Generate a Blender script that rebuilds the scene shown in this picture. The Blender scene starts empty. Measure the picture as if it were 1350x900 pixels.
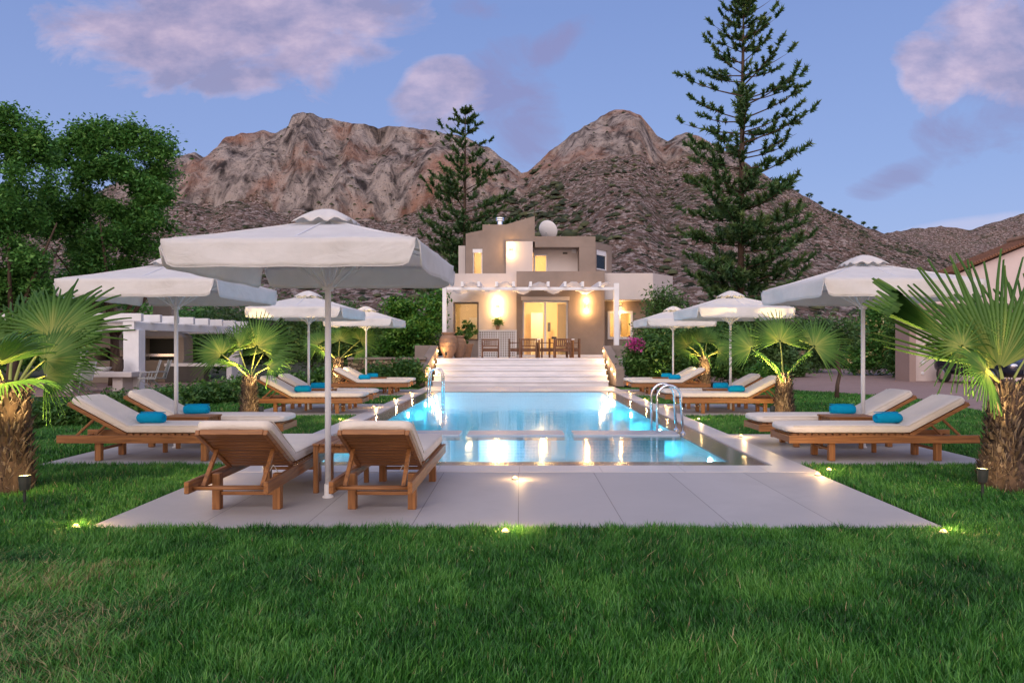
import bpy, math, random
import numpy as np
from mathutils import Vector, Matrix, Euler
R = math.radians; PI = math.pi
rng = np.random.default_rng(7); random.seed(7)
scene = bpy.context.scene
C = scene.collection
H = 1.35; F = 965.0; CX = 685.0; CY = 458.0     # eye height and the measured perspective of the photograph
def wx(px, Y): return (px - CX) * Y / F
def wz(py, Y): return H + (CY - py) * Y / F

# ------------------------------------------------------------------ materials
def newmat(name):
    m = bpy.data.materials.new(name); m.use_nodes = True
    nt = m.node_tree; nt.nodes.clear()
    out = nt.nodes.new('ShaderNodeOutputMaterial')
    return m, nt, out
def N(nt, typ, **kw):
    n = nt.nodes.new(typ)
    for k, v in kw.items():
        if k in n.inputs.keys(): n.inputs[k].default_value = v
        else: setattr(n, k, v)
    return n
def L(nt, a, b): nt.links.new(a, b)
def c4(c): return (c[0], c[1], c[2], 1.0)
def ramp(nt, fac, stops, interp='LINEAR'):
    r = nt.nodes.new('ShaderNodeValToRGB'); e = r.color_ramp.elements
    r.color_ramp.interpolation = interp
    while len(e) < len(stops): e.new(0.5)
    for i, (p, c) in enumerate(stops): e[i].position = p; e[i].color = c4(c)
    L(nt, fac, r.inputs['Fac']); return r.outputs['Color']
def math_(nt, op, a, b=None, clamp=False):
    n = nt.nodes.new('ShaderNodeMath'); n.operation = op; n.use_clamp = clamp
    for i, v in enumerate((a, b)):
        if v is None: continue
        if isinstance(v, (int, float)): n.inputs[i].default_value = v
        else: L(nt, v, n.inputs[i])
    return n.outputs[0]
def mixc(nt, fac, a, b, blend='MIX'):
    n = nt.nodes.new('ShaderNodeMix'); n.data_type = 'RGBA'; n.blend_type = blend
    for i, v in ((0, fac), (6, a), (7, b)):
        if isinstance(v, (int, float)): n.inputs[i].default_value = v
        elif isinstance(v, tuple): n.inputs[i].default_value = c4(v)
        else: L(nt, v, n.inputs[i])
    return n.outputs[2]
def coord(nt, kind='Object', scale=(1,1,1)):
    t = nt.nodes.new('ShaderNodeTexCoord'); m = nt.nodes.new('ShaderNodeMapping')
    m.inputs['Scale'].default_value = scale; L(nt, t.outputs[kind], m.inputs['Vector']); return m.outputs[0]
def wcoord(nt, scale=(1,1,1)):
    t = nt.nodes.new('ShaderNodeNewGeometry'); m = nt.nodes.new('ShaderNodeMapping')
    m.inputs['Scale'].default_value = scale; L(nt, t.outputs['Position'], m.inputs['Vector']); return m.outputs[0]
def noise(nt, vec, scale, detail=4, rough=.55, dist=0):
    n = N(nt, 'ShaderNodeTexNoise'); n.inputs['Scale'].default_value = scale; n.inputs['Detail'].default_value = detail
    n.inputs['Roughness'].default_value = rough; n.inputs['Distortion'].default_value = dist
    L(nt, vec, n.inputs['Vector']); return n.outputs['Fac']
def bump(nt, h, strength=.3, dist=.02):
    b = N(nt, 'ShaderNodeBump'); b.inputs['Strength'].default_value = strength; b.inputs['Distance'].default_value = dist
    L(nt, h, b.inputs['Height']); return b.outputs[0]
def princ(nt, out, color, rough=.6, metal=0, spec=.4, normal=None):
    p = nt.nodes.new('ShaderNodeBsdfPrincipled')
    if isinstance(color, tuple): p.inputs['Base Color'].default_value = c4(color)
    else: L(nt, color, p.inputs['Base Color'])
    if isinstance(rough, (int, float)): p.inputs['Roughness'].default_value = rough
    else: L(nt, rough, p.inputs['Roughness'])
    p.inputs['Metallic'].default_value = metal; p.inputs['Specular IOR Level'].default_value = spec
    if normal is not None: L(nt, normal, p.inputs['Normal'])
    L(nt, p.outputs[0], out.inputs['Surface']); return p
def mottled(name, c, var=.12, scale=3, rough=.7, spec=.3, bs=.2, bscale=60, streak=(1,1,1), world=True):
    m, nt, out = newmat(name)
    v = wcoord(nt, streak) if world else coord(nt, 'Object', streak)
    n1 = noise(nt, v, scale, 5, .6)
    lo = tuple(x*(1-var) for x in c); hi = tuple(min(1, x*(1+var)) for x in c)
    col = ramp(nt, n1, [(.3, lo), (.7, hi)])
    n2 = noise(nt, v, bscale, 3)
    princ(nt, out, col, rough, 0, spec, bump(nt, n2, bs, .004)); return m
def emis(name, c, s):
    m, nt, out = newmat(name); e = N(nt, 'ShaderNodeEmission'); e.inputs[0].default_value = c4(c); e.inputs[1].default_value = s
    L(nt, e.outputs[0], out.inputs['Surface']); return m
def woodmat(name, dark, light, axis='x'):
    m, nt, out = newmat(name)
    sc = {'x': (2, 40, 40), 'y': (40, 2, 40), 'z': (40, 40, 2)}[axis]
    v = coord(nt, 'Object', sc); n1 = noise(nt, v, 1.0, 5, .6, .4)
    v2 = coord(nt, 'Object', (1, 1, 1)); n2 = noise(nt, v2, 5, 3)
    col = ramp(nt, n1, [(.3, dark), (.65, light)])
    col = mixc(nt, math_(nt, 'MULTIPLY', n2, .5), col, tuple(x*.55 for x in light))
    princ(nt, out, col, .5, 0, .35, bump(nt, n1, .25, .003)); return m
def leafmat(name, dark, mid, light, trans=.25, rough=.5):
    m, nt, out = newmat(name)
    a = N(nt, 'ShaderNodeAttribute'); a.attribute_name = 'rnd'
    col = ramp(nt, a.outputs['Fac'], [(0, dark), (.55, mid), (1, light)])
    p = princ(nt, out, col, rough, 0, .35)
    t = N(nt, 'ShaderNodeBsdfTranslucent'); L(nt, col, t.inputs[0])
    mx = N(nt, 'ShaderNodeMixShader'); mx.inputs[0].default_value = trans
    L(nt, p.outputs[0], mx.inputs[1]); L(nt, t.outputs[0], mx.inputs[2]); L(nt, mx.outputs[0], out.inputs['Surface']); return m
def fabric(name, c, trans=.3, scale=6):
    m, nt, out = newmat(name)
    v = coord(nt, 'Object'); n1 = noise(nt, v, scale, 4)
    col = ramp(nt, n1, [(.3, tuple(x*.93 for x in c)), (.7, c)])
    w = noise(nt, v, 350, 2); n3 = noise(nt, v, 3.5, 3)
    h = math_(nt, 'ADD', math_(nt, 'MULTIPLY', w, .12), n3); n4 = noise(nt, coord(nt, 'Object', (1, 1, 2.2)), 2.3, 5, .55, 1.2); h = math_(nt, 'ADD', h, math_(nt, 'MULTIPLY', n4, 1.3))
    p = princ(nt, out, col, .85, 0, .15, bump(nt, h, .5, .035))
    if trans:
        t = N(nt, 'ShaderNodeBsdfTranslucent'); L(nt, col, t.inputs[0])
        mx = N(nt, 'ShaderNodeMixShader'); mx.inputs[0].default_value = trans
        L(nt, p.outputs[0], mx.inputs[1]); L(nt, t.outputs[0], mx.inputs[2]); L(nt, mx.outputs[0], out.inputs['Surface'])
    return m

M = {}
M['teak'] = woodmat('teak', (.11, .040, .014), (.40, .172, .058))
M['teak_y'] = woodmat('teak_cross', (.11, .040, .014), (.40, .172, .058), 'y')
M['teak_z'] = woodmat('teak_upright', (.11, .040, .014), (.38, .165, .055), 'z')
M['cushion'] = fabric('cushion_cloth', (.76, .68, .60), 0)
M['piping'] = fabric('cushion_piping', (.74, .68, .60), 0)
M['towel'] = fabric('turquoise_towel', (.0, .28, .50), 0, 20)
M['canopy'] = fabric('canopy_cloth', (.87, .845, .825), .34)
M['white_paint'] = mottled('white_paint', (.72, .72, .74), .05, 4, .45)
M['steel'] = None
m, nt, out = newmat('polished_steel'); princ(nt, out, (.8, .82, .85), .12, 1); M['steel'] = m
m, nt, out = newmat('dark_plastic'); princ(nt, out, (.03, .035, .03), .45); M['dark'] = m
m, nt, out = newmat('grey_plastic'); princ(nt, out, (.3, .3, .3), .45); M['grey'] = m
M['warm_emit'] = emis('warm_lamp', (1, .55, .16), 9)
M['warm_emit_soft'] = emis('warm_strip', (1, .62, .25), 12)
M['pool_emit'] = emis('pool_lamp', (.55, .95, 1), 40)

def stone(name, c, joint, sx, sy, ox=0, oy=0, var=.06, rough=.6, spec=.3, jw=.006):
    """paving with straight joints; sx, sy tile size (0 = none)"""
    m, nt, out = newmat(name)
    v = wcoord(nt); s = N(nt, 'ShaderNodeSeparateXYZ'); L(nt, v, s.inputs[0])
    n1 = noise(nt, v, 1.1, 5, .6); n2 = noise(nt, v, 90, 3, .7); n3 = noise(nt, v, 6, 4)
    col = ramp(nt, n1, [(.3, tuple(x*(1-var) for x in c)), (.7, tuple(x*(1+var) for x in c))])
    col = mixc(nt, math_(nt, 'MULTIPLY', n2, .35), col, tuple(x*.75 for x in c))
    col = mixc(nt, math_(nt, 'MULTIPLY', n3, .22), col, tuple(x*.8 for x in c))
    n4 = noise(nt, v, .55, 7, .65, .8); col = mixc(nt, ramp(nt, n4, [(.50, (0, 0, 0)), (.62, (.30, .30, .30))]), col, tuple(x*.72 for x in c))
    line = None
    if sx:
        wn = N(nt, 'ShaderNodeTexWhiteNoise'); wn.noise_dimensions = '2D'; cb = nt.nodes.new('ShaderNodeCombineXYZ')
        for k, (size, off) in enumerate(((sx, ox), (sy or 50, oy))): L(nt, math_(nt, 'FLOOR', math_(nt, 'DIVIDE', math_(nt, 'SUBTRACT', s.outputs[k], off), size)), cb.inputs[k])
        L(nt, cb.outputs[0], wn.inputs['Vector']); col = mixc(nt, math_(nt, 'MULTIPLY', wn.outputs['Value'], .30), col, tuple(x*.72 for x in c))
    for k, (size, off) in enumerate(((sx, ox), (sy, oy))):
        if not size: continue
        f = math_(nt, 'FRACT', math_(nt, 'DIVIDE', math_(nt, 'SUBTRACT', s.outputs[k], off), size))
        d = math_(nt, 'MINIMUM', f, math_(nt, 'SUBTRACT', 1, f))
        ln = math_(nt, 'LESS_THAN', d, jw / size / 2)
        line = ln if line is None else math_(nt, 'MAXIMUM', line, ln)
    if line is not None: col = mixc(nt, line, col, joint)
    princ(nt, out, col, rough, 0, spec, bump(nt, n2, .15, .004)); return m
M['slab'] = stone('pale_paving', (.46, .43, .425), (.17, .155, .15), .81, 0, ox=.80-.81)
M['coping'] = stone('white_coping', (.62, .585, .585), (.3, .28, .28), .9, .9, var=.05, rough=.38)
M['gutter'] = stone('wet_grey_stone', (.17, .16, .155), (.05, .05, .05), .6, .6, rough=.09, spec=.6)
M['drive'] = None
m, nt, out = newmat('driveway_paving')
v = wcoord(nt); br = N(nt, 'ShaderNodeTexBrick'); L(nt, v, br.inputs['Vector'])
br.inputs['Color1'].default_value = (.33, .215, .185, 1); br.inputs['Color2'].default_value = (.25, .165, .145, 1); br.inputs['Mortar'].default_value = (.15, .11, .1, 1)
br.inputs['Scale'].default_value = 3.2; br.inputs['Mortar Size'].default_value = .012
n1 = noise(nt, v, .8, 5); col = mixc(nt, math_(nt, 'MULTIPLY', n1, .5), br.outputs['Color'], (.40, .29, .25))
princ(nt, out, col, .8, 0, .2, bump(nt, n1, .2, .01)); M['drive'] = m
M['taupe'] = mottled('taupe_render', (.255, .205, .175), .15, .9, .85, .15, .3, 50)
M['cream'] = mottled('cream_render', (.54, .49, .47), .05, 1.2, .85, .15, .25, 50)
M['garage'] = mottled('pale_pink_render', (.64, .54, .52), .05, 1.2, .85, .15, .25, 50)
M['garden'] = mottled('soil', (.06, .06, .035), .3, 2, .95, .1, .6, 20)
M['turf'] = mottled('turf_soil', (.025, .05, .018), .4, 3, .95, .1, .8, 30)
M['bark'] = mottled('grey_bark', (.085, .06, .045), .4, 6, .9, .1, 1, 30, (3, 3, .6))
M['oven'] = mottled('oven_render', (.30, .255, .21), .12, 2, .9)
M['counter'] = mottled('counter_base', (.09, .085, .08), .12, 2, .9)
M['bark_warm'] = mottled('brown_bark', (.08, .055, .042), .4, 6, .9, .1, 1, 30, (3, 3, .6))
M['dark_teak'] = woodmat('dark_teak', (.07, .028, .014), (.22, .10, .05), 'z')
M['clay'] = mottled('terracotta', (.27, .165, .11), .2, 4, .75, .2, .4, 25)
M['marble'] = mottled('white_marble', (.72, .70, .72), .14, 2.5, .35, .4, .05, 40, (.4, 2, 2))
M['rooftile'] = mottled('roof_tile', (.22, .11, .07), .35, 8, .85, .1, .5, 20)
M['wall_interior'] = mottled('warm_room', (.75, .62, .42), .08, 1.5, .8, .2, .1)
M['curtain'] = fabric('curtain_cloth', (.8, .68, .42), .2)
m, nt, out = newmat('window_glass')
f = N(nt, 'ShaderNodeFresnel'); f.inputs[0].default_value = 1.5
tr = N(nt, 'ShaderNodeBsdfTransparent'); tr.inputs[0].default_value = (.95, .97, .97, 1); gl = N(nt, 'ShaderNodeBsdfGlossy'); gl.inputs['Roughness'].default_value = .02
mx = N(nt, 'ShaderNodeMixShader'); L(nt, f.outputs[0], mx.inputs[0]); L(nt, tr.outputs[0], mx.inputs[1]); L(nt, gl.outputs[0], mx.inputs[2]); L(nt, mx.outputs[0], out.inputs['Surface'])
M['glass'] = m
# dry-stone wall
m, nt, out = newmat('dry_stone')
v = wcoord(nt, (1, 1, 2.4)); vo = N(nt, 'ShaderNodeTexVoronoi'); vo.feature = 'F1'; vo.inputs['Scale'].default_value = 4.5; L(nt, v, vo.inputs['Vector'])
ve = N(nt, 'ShaderNodeTexVoronoi'); ve.feature = 'DISTANCE_TO_EDGE'; ve.inputs['Scale'].default_value = 4.5; L(nt, v, ve.inputs['Vector'])
s = N(nt, 'ShaderNodeSeparateXYZ'); L(nt, vo.outputs['Color'], s.inputs[0])
col = ramp(nt, s.outputs[0], [(0, (.12, .09, .06)), (.5, (.27, .19, .12)), (1, (.40, .32, .22))])
e = ramp(nt, ve.outputs['Distance'], [(0, (0, 0, 0)), (.08, (1, 1, 1))])
col = mixc(nt, e, (.03, .025, .02), col)
princ(nt, out, col, .9, 0, .1, bump(nt, e, .8, .04)); M['dry_stone'] = m
# pool tiles: small glass mosaic
def mosaic(name, c1, c2, g, size):
    m, nt, out = newmat(name)
    v = wcoord(nt); s = N(nt, 'ShaderNodeSeparateXYZ'); L(nt, v, s.inputs[0]); line = None
    for k in range(3):
        f = math_(nt, 'FRACT', math_(nt, 'DIVIDE', math_(nt, 'ADD', s.outputs[k], .003), size))
        if k == 2: f = math_(nt, 'FRACT', math_(nt, 'DIVIDE', math_(nt, 'ADD', s.outputs[k], .011), size))
        ln = math_(nt, 'LESS_THAN', f, .13); line = ln if line is None else math_(nt, 'MAXIMUM', line, ln)
    wn = noise(nt, v, 1/size*1.3, 0); col = ramp(nt, wn, [(.35, c1), (.65, c2)])
    col = mixc(nt, line, col, g); princ(nt, out, col, .3, 0, .4); return m
M['mosaic'] = mosaic('pool_mosaic', (.22, .56, .70), (.34, .68, .80), (.55, .78, .85), .05)
M['mosaic_light'] = mosaic('shallow_mosaic', (.40, .62, .76), (.52, .72, .84), (.72, .82, .9), .05)
# water
m, nt, out = newmat('pool_water')
v = wcoord(nt, (1, .35, 1)); n1 = noise(nt, v, 2.2, 3, .5); n2 = noise(nt, v, 9, 2)
hgt = math_(nt, 'ADD', n1, math_(nt, 'MULTIPLY', n2, .12)); bn = bump(nt, hgt, .10, .05)
f = N(nt, 'ShaderNodeFresnel'); f.inputs[0].default_value = 1.33; L(nt, bn, f.inputs['Normal'])
tr = N(nt, 'ShaderNodeBsdfTransparent'); tr.inputs[0].default_value = (.80, .96, .98, 1)
gl = N(nt, 'ShaderNodeBsdfGlossy'); gl.inputs['Roughness'].default_value = .07; L(nt, bn, gl.inputs['Normal'])
mx = N(nt, 'ShaderNodeMixShader'); L(nt, math_(nt, 'MINIMUM', f.outputs[0], .5), mx.inputs[0]); L(nt, tr.outputs[0], mx.inputs[1]); L(nt, gl.outputs[0], mx.inputs[2]); L(nt, mx.outputs[0], out.inputs['Surface'])
M['water'] = m
# foliage
M['grass'] = None
m, nt, out = newmat('grass_blades')
a = N(nt, 'ShaderNodeAttribute'); a.attribute_name = 'rnd'
col = ramp(nt, a.outputs['Fac'], [(0, (.007, .045, .008)), (.45, (.043, .185, .024)), (.78, (.14, .36, .058)), (.86, (.17, .26, .08)), (.93, (.36, .28, .13)), (1, (.48, .36, .20))])
p = princ(nt, out, col, .45, 0, .35); t = N(nt, 'ShaderNodeBsdfTranslucent'); L(nt, col, t.inputs[0])
mx = N(nt, 'ShaderNodeMixShader'); mx.inputs[0].default_value = .18; L(nt, p.outputs[0], mx.inputs[1]); L(nt, t.outputs[0], mx.inputs[2]); L(nt, mx.outputs[0], out.inputs['Surface'])
M['grass'] = m
M['tree'] = leafmat('broad_leaf', (.025, .09, .018), (.08, .235, .045), (.19, .38, .08))
M['tree2'] = leafmat('olive_leaf', (.03, .085, .02), (.08, .17, .045), (.17, .27, .09))
M['citrus'] = leafmat('citrus_leaf', (.02, .09, .015), (.07, .21, .028), (.20, .34, .05))
M['shrub'] = leafmat('shrub_leaf', (.025, .08, .018), (.07, .18, .035), (.18, .30, .07))
M['pine'] = leafmat('pine_needle', (.018, .06, .022), (.045, .115, .032), (.11, .17, .05), .15)
M['palm'] = leafmat('palm_leaf', (.045, .14, .028), (.13, .27, .05), (.46, .50, .13), .4)
M['petiole'] = mottled('petiole', (.34, .38, .09), .2, 6, .5)
M['dry_leaf'] = leafmat('dry_leaf', (.028, .020, .017), (.09, .064, .052), (.22, .175, .14), .1, .9)
M['scrub'] = leafmat('hill_scrub', (.02, .03, .016), (.045, .06, .03), (.09, .10, .05), .05, .9)
M['flower_pink'] = leafmat('pink_petal', (.35, .03, .18), (.55, .06, .30), (.7, .2, .45), .2)
M['flower_yellow'] = leafmat('yellow_petal', (.45, .35, .10), (.6, .5, .2), (.75, .68, .42), .2)

# ------------------------------------------------------------------ mesh building
class MB:
    def __init__(s): s.v = []; s.f = []
    def add(s, verts, faces):
        o = len(s.v); s.v += [tuple(p) for p in verts]; s.f += [tuple(i + o for i in f) for f in faces]; return s
    def box(s, x0, x1, y0, y1, z0, z1, mat=None):
        vs = [(x0,y0,z0),(x1,y0,z0),(x1,y1,z0),(x0,y1,z0),(x0,y0,z1),(x1,y0,z1),(x1,y1,z1),(x0,y1,z1)]
        if mat is not None: vs = [mat @ Vector(p) for p in vs]
        return s.add(vs, [(0,3,2,1),(4,5,6,7),(0,1,5,4),(1,2,6,5),(2,3,7,6),(3,0,4,7)])
    def bar(s, p, q, w, h, up=(0,0,1)):
        p = Vector(p); q = Vector(q); d = (q - p).normalized(); u = Vector(up)
        side = d.cross(u)
        if side.length < 1e-4: side = d.cross(Vector((1,0,0)))
        side.normalize(); u = side.cross(d).normalized()
        vs = [b + side*sx*w/2 + u*sz*h/2 for b in (p, q) for sx, sz in ((-1,-1),(1,-1),(1,1),(-1,1))]
        return s.add(vs, [(0,1,2,3),(7,6,5,4),(0,4,5,1),(1,5,6,2),(2,6,7,3),(3,7,4,0)])
    def tube(s, pts, rad, n=10, cap=True):
        pts = [Vector(p) for p in pts]; m = len(pts)
        if isinstance(rad, (int, float)): rad = [rad]*m
        vs = []; prev = None
        for i, p in enumerate(pts):
            d = (pts[min(i+1, m-1)] - pts[max(i-1, 0)]).normalized()
            if prev is None:
                a = d.cross(Vector((0,0,1)))
                if a.length < 1e-3: a = Vector((1,0,0))
            else: a = prev - d * prev.dot(d)
            a.normalize(); prev = a; b = d.cross(a)
            vs += [p + (a*math.cos(2*PI*k/n) + b*math.sin(2*PI*k/n))*rad[i] for k in range(n)]
        fs = [(i*n+k, i*n+(k+1)%n, (i+1)*n+(k+1)%n, (i+1)*n+k) for i in range(m-1) for k in range(n)]
        if cap: fs += [tuple(range(n-1, -1, -1)), tuple((m-1)*n+k for k in range(n))]
        return s.add(vs, fs)
    def lathe(s, prof, n=24, c=(0,0,0)):
        vs = [(c[0]+r*math.cos(2*PI*k/n), c[1]+r*math.sin(2*PI*k/n), c[2]+z) for r, z in prof for k in range(n)]
        m = len(prof)
        fs = [(i*n+k, i*n+(k+1)%n, (i+1)*n+(k+1)%n, (i+1)*n+k) for i in range(m-1) for k in range(n)]
        fs += [tuple(range(n-1, -1, -1)), tuple((m-1)*n+k for k in range(n))]
        return s.add(vs, fs)
    def prism(s, poly, y0, y1):      # polygon in xz, extruded along y
        n = len(poly); vs = [(x, y0, z) for x, z in poly] + [(x, y1, z) for x, z in poly]
        return s.add(vs, [tuple(range(n)), tuple(range(2*n-1, n-1, -1))] + [(i, i+n, (i+1)%n+n, (i+1)%n) for i in range(n)])
    def slab(s, poly, z0, z1):       # polygon in xy, extruded along z
        n = len(poly); vs = [(x, y, z0) for x, y in poly] + [(x, y, z1) for x, y in poly]
        return s.add(vs, [tuple(range(n-1,-1,-1)), tuple(range(n, 2*n))] + [(i, (i+1)%n, (i+1)%n+n, i+n) for i in range(n)])
    def build(s, name, mat, parent=None, bevel=0, smooth=False, seg=2, loc=None):
        me = bpy.data.meshes.new(name); me.from_pydata([tuple(p) for p in s.v], [], s.f); me.validate()
        import bmesh
        b = bmesh.new(); b.from_mesh(me); bmesh.ops.recalc_face_normals(b, faces=b.faces); b.to_mesh(me); b.free()
        me.materials.append(mat)
        if smooth: me.shade_smooth() if hasattr(me, 'shade_smooth') else None
        o = bpy.data.objects.new(name, me); C.objects.link(o)
        if bevel:
            md = o.modifiers.new('edge', 'BEVEL'); md.width = bevel; md.segments = seg; md.limit_method = 'ANGLE'; md.angle_limit = R(35)
        if parent: o.parent = parent
        if loc: o.location = loc
        return o
def arrmesh(name, verts, faces, mat, parent=None, rnd=None, smooth=False):
    """faces: list of (k x n) int arrays"""
    me = bpy.data.meshes.new(name)
    verts = np.asarray(verts, dtype=np.float32); me.vertices.add(len(verts)); me.vertices.foreach_set('co', verts.ravel())
    fl = [np.asarray(f, dtype=np.int32) for f in faces if len(f)]
    tot = np.concatenate([np.full(len(f), f.shape[1], np.int32) for f in fl]); idx = np.concatenate([f.ravel() for f in fl])
    me.loops.add(len(idx)); me.loops.foreach_set('vertex_index', idx)
    me.polygons.add(len(tot)); st = np.concatenate([[0], np.cumsum(tot)[:-1]]).astype(np.int32)
    me.polygons.foreach_set('loop_start', st)
    try: me.polygons.foreach_set('loop_total', tot)
    except Exception: pass
    if smooth: me.polygons.foreach_set('use_smooth', np.ones(len(tot), bool))
    me.update(calc_edges=True)
    if rnd is not None:
        a = me.attributes.new('rnd', 'FLOAT', 'POINT'); a.data.foreach_set('value', np.asarray(rnd, np.float32))
    me.materials.append(mat)
    o = bpy.data.objects.new(name, me); C.objects.link(o)
    if parent: o.parent = parent
    return o
def tag(o, label=None, cat=None, group=None, kind=None):
    if label: o['label'] = label
    if cat: o['category'] = cat
    if group: o['group'] = group
    if kind: o['kind'] = kind
    return o
def thing(name, loc=(0,0,0), rz=0, label=None, cat=None, group=None):
    o = bpy.data.objects.new(name, None); C.objects.link(o); o.empty_display_size = .2
    o.location = loc; o.rotation_euler = (0, 0, rz); return tag(o, label, cat, group)
def copy_tree(o, parent=None):
    c = o.copy(); C.objects.link(c)
    if parent is not None: c.parent = parent
    for ch in list(o.children): copy_tree(ch, c)
    return c
def light(kind, loc, power, color=(1, .66, .32), r=.03, parent=None, rot=None, spot=None, blend=.6):
    l = bpy.data.lights.new('lamp_light', kind); l.energy = power; l.color = color
    if kind in ('POINT', 'SPOT'): l.shadow_soft_size = r
    if kind == 'SPOT': l.spot_size = R(spot or 90); l.spot_blend = blend
    o = bpy.data.objects.new('lamp_light', l); C.objects.link(o); o.location = loc
    if rot: o.rotation_euler = rot
    if parent: o.parent = parent
    return o
def holed(x0, x1, y0, y1, holes, z, mat, name, tagkind='structure'):
    """flat sheet with rectangular holes"""
    xs = sorted({x0, x1, *[h[0] for h in holes], *[h[1] for h in holes]}); ys = sorted({y0, y1, *[h[2] for h in holes], *[h[3] for h in holes]})
    mb = MB(); idx = {}
    def vi(x, y):
        if (x, y) not in idx: idx[(x, y)] = len(mb.v); mb.v.append((x, y, z))
        return idx[(x, y)]
    for i in range(len(xs)-1):
        for j in range(len(ys)-1):
            cx = (xs[i]+xs[i+1])/2; cy = (ys[j]+ys[j+1])/2
            if any(h[0] < cx < h[1] and h[2] < cy < h[3] for h in holes): continue
            mb.f.append((vi(xs[i], ys[j]), vi(xs[i+1], ys[j]), vi(xs[i+1], ys[j+1]), vi(xs[i], ys[j+1])))
    o = mb.build(name, mat); tag(o, kind=tagkind); return o
# value noise
def hashn(ix, iy, seed):
    h = (ix.astype(np.int64)*374761393 + iy.astype(np.int64)*668265263 + seed*1442695041) & 0xffffffff
    h = ((h ^ (h >> 13)) * 1274126177) & 0xffffffff; return ((h ^ (h >> 16)) & 0xffff) / 65535.0
def vnoise(x, y, seed=0):
    ix = np.floor(x); iy = np.floor(y); fx = x-ix; fy = y-iy; fx = fx*fx*(3-2*fx); fy = fy*fy*(3-2*fy)
    a = hashn(ix, iy, seed); b = hashn(ix+1, iy, seed); c = hashn(ix, iy+1, seed); d = hashn(ix+1, iy+1, seed)
    return (a*(1-fx)+b*fx)*(1-fy) + (c*(1-fx)+d*fx)*fy
def fbm(x, y, seed=0, oct=5, gain=.5):
    t = 0; a = 1; s = 0
    for k in range(oct): t = t + a*(vnoise(x*2**k, y*2**k, seed+k)-.5)*2; s += a; a *= gain
    return t/s
def ridged(x, y, seed=0, oct=5):
    t = 0; a = 1; s = 0
    for k in range(oct): t = t + a*(1-np.abs(vnoise(x*2**k, y*2**k, seed+k)*2-1)); s += a; a *= .5
    return t/s
def leaf_cloud(lobes, n, size, cl=.25, seed=0, per=30, flat=.5, hollow=.45, aspect=.45):
    """lobes: (cx,cy,cz,rx,ry,rz); leaves gathered in small clusters, denser near the surface of each lobe"""
    g = np.random.default_rng(seed); lo = np.array(lobes, float)
    w = (lo[:,3]*lo[:,4]*lo[:,5])**.75; w /= w.sum(); nc = max(1, n//per)
    li = g.choice(len(lo), nc, p=w); d = g.normal(size=(nc,3)); d /= np.linalg.norm(d, axis=1)[:,None]
    rr = hollow + (1-hollow)*g.random(nc)**.6; rr *= 1+g.normal(size=nc)*.07
    cc = lo[li,:3] + d*rr[:,None]*lo[li,3:]
    k = np.repeat(np.arange(nc), per); m = len(k)
    off = g.normal(size=(m,3))*cl*(.6+.8*g.random(nc))[k][:,None]; off[:,2] *= .7
    p = cc[k] + off
    nrm = g.normal(size=(m,3)); nrm[:,2] = np.abs(nrm[:,2])+flat; nrm /= np.linalg.norm(nrm, axis=1)[:,None]
    a = np.cross(nrm, g.normal(size=(m,3))); a /= np.linalg.norm(a, axis=1)[:,None]; b = np.cross(nrm, a)
    s = size*(.6+.8*g.random(m))[:,None]
    v = np.stack([p-a*s, p+b*s*aspect-a*s*.1, p+a*s, p-b*s*aspect-a*s*.1], 1).reshape(-1,3)
    q = np.arange(m*4).reshape(-1,4); rnd = np.clip(g.random(nc)[k]*.6 + g.random(m)*.45, 0, 1)
    return v, q, np.repeat(rnd, 4)
# ================================================================== camera, sky, sun
cam = bpy.data.cameras.new('camera'); co = bpy.data.objects.new('camera', cam); C.objects.link(co); scene.camera = co
co.location = (0, 0, H); co.rotation_euler = (R(90), 0, 0)
cam.sensor_fit = 'HORIZONTAL'; cam.sensor_width = 36; cam.lens = 36*F/1350
cam.shift_x = -(CX-675)/1350; cam.shift_y = (CY-450)/1350; cam.clip_start = .05; cam.clip_end = 6000
w = bpy.data.worlds.new('World'); scene.world = w; w.use_nodes = True
nt = w.node_tree; nt.nodes.clear(); out = nt.nodes.new('ShaderNodeOutputWorld')
bg = N(nt, 'ShaderNodeBackground')
sky = N(nt, 'ShaderNodeTexSky'); sky.sky_type = 'NISHITA'; sky.sun_disc = False; sky.sun_elevation = R(4); sky.sun_rotation = R(200)
sky.altitude = 0; sky.dust_density = 1.5; sky.ozone_density = 3
tc = nt.nodes.new('ShaderNodeTexCoord'); sp = N(nt, 'ShaderNodeSeparateXYZ'); L(nt, tc.outputs['Generated'], sp.inputs[0])
dx, dy, dz = sp.outputs
up = ramp(nt, dz, [(0, (.37, .40, .70)), (.10, (.325, .40, .71)), (.22, (.265, .345, .65)), (.42, (.20, .275, .57)), (.75, (.34, .38, .62)), (1, (.36, .40, .64))])
back = ramp(nt, dz, [(0, (1.9, 1.3, 1.1)), (.25, (1.5, 1.2, 1.15)), (.7, (.70, .68, .86)), (1, (.34, .38, .62))])
bk = math_(nt, 'MULTIPLY', math_(nt, 'ADD', dy, -.05), -1.4, True)
base = mixc(nt, bk, up, back)
yy = math_(nt, 'MAXIMUM', dy, .05); u = math_(nt, 'DIVIDE', dx, yy); vv = math_(nt, 'DIVIDE', dz, yy)
cv = nt.nodes.new('ShaderNodeCombineXYZ'); L(nt, u, cv.inputs[0]); L(nt, math_(nt, 'MULTIPLY', vv, 1.7), cv.inputs[1])
cn = noise(nt, cv.outputs[0], 6.5, 13, .62, .5)
front = math_(nt, 'GREATER_THAN', dy, .06)
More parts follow.
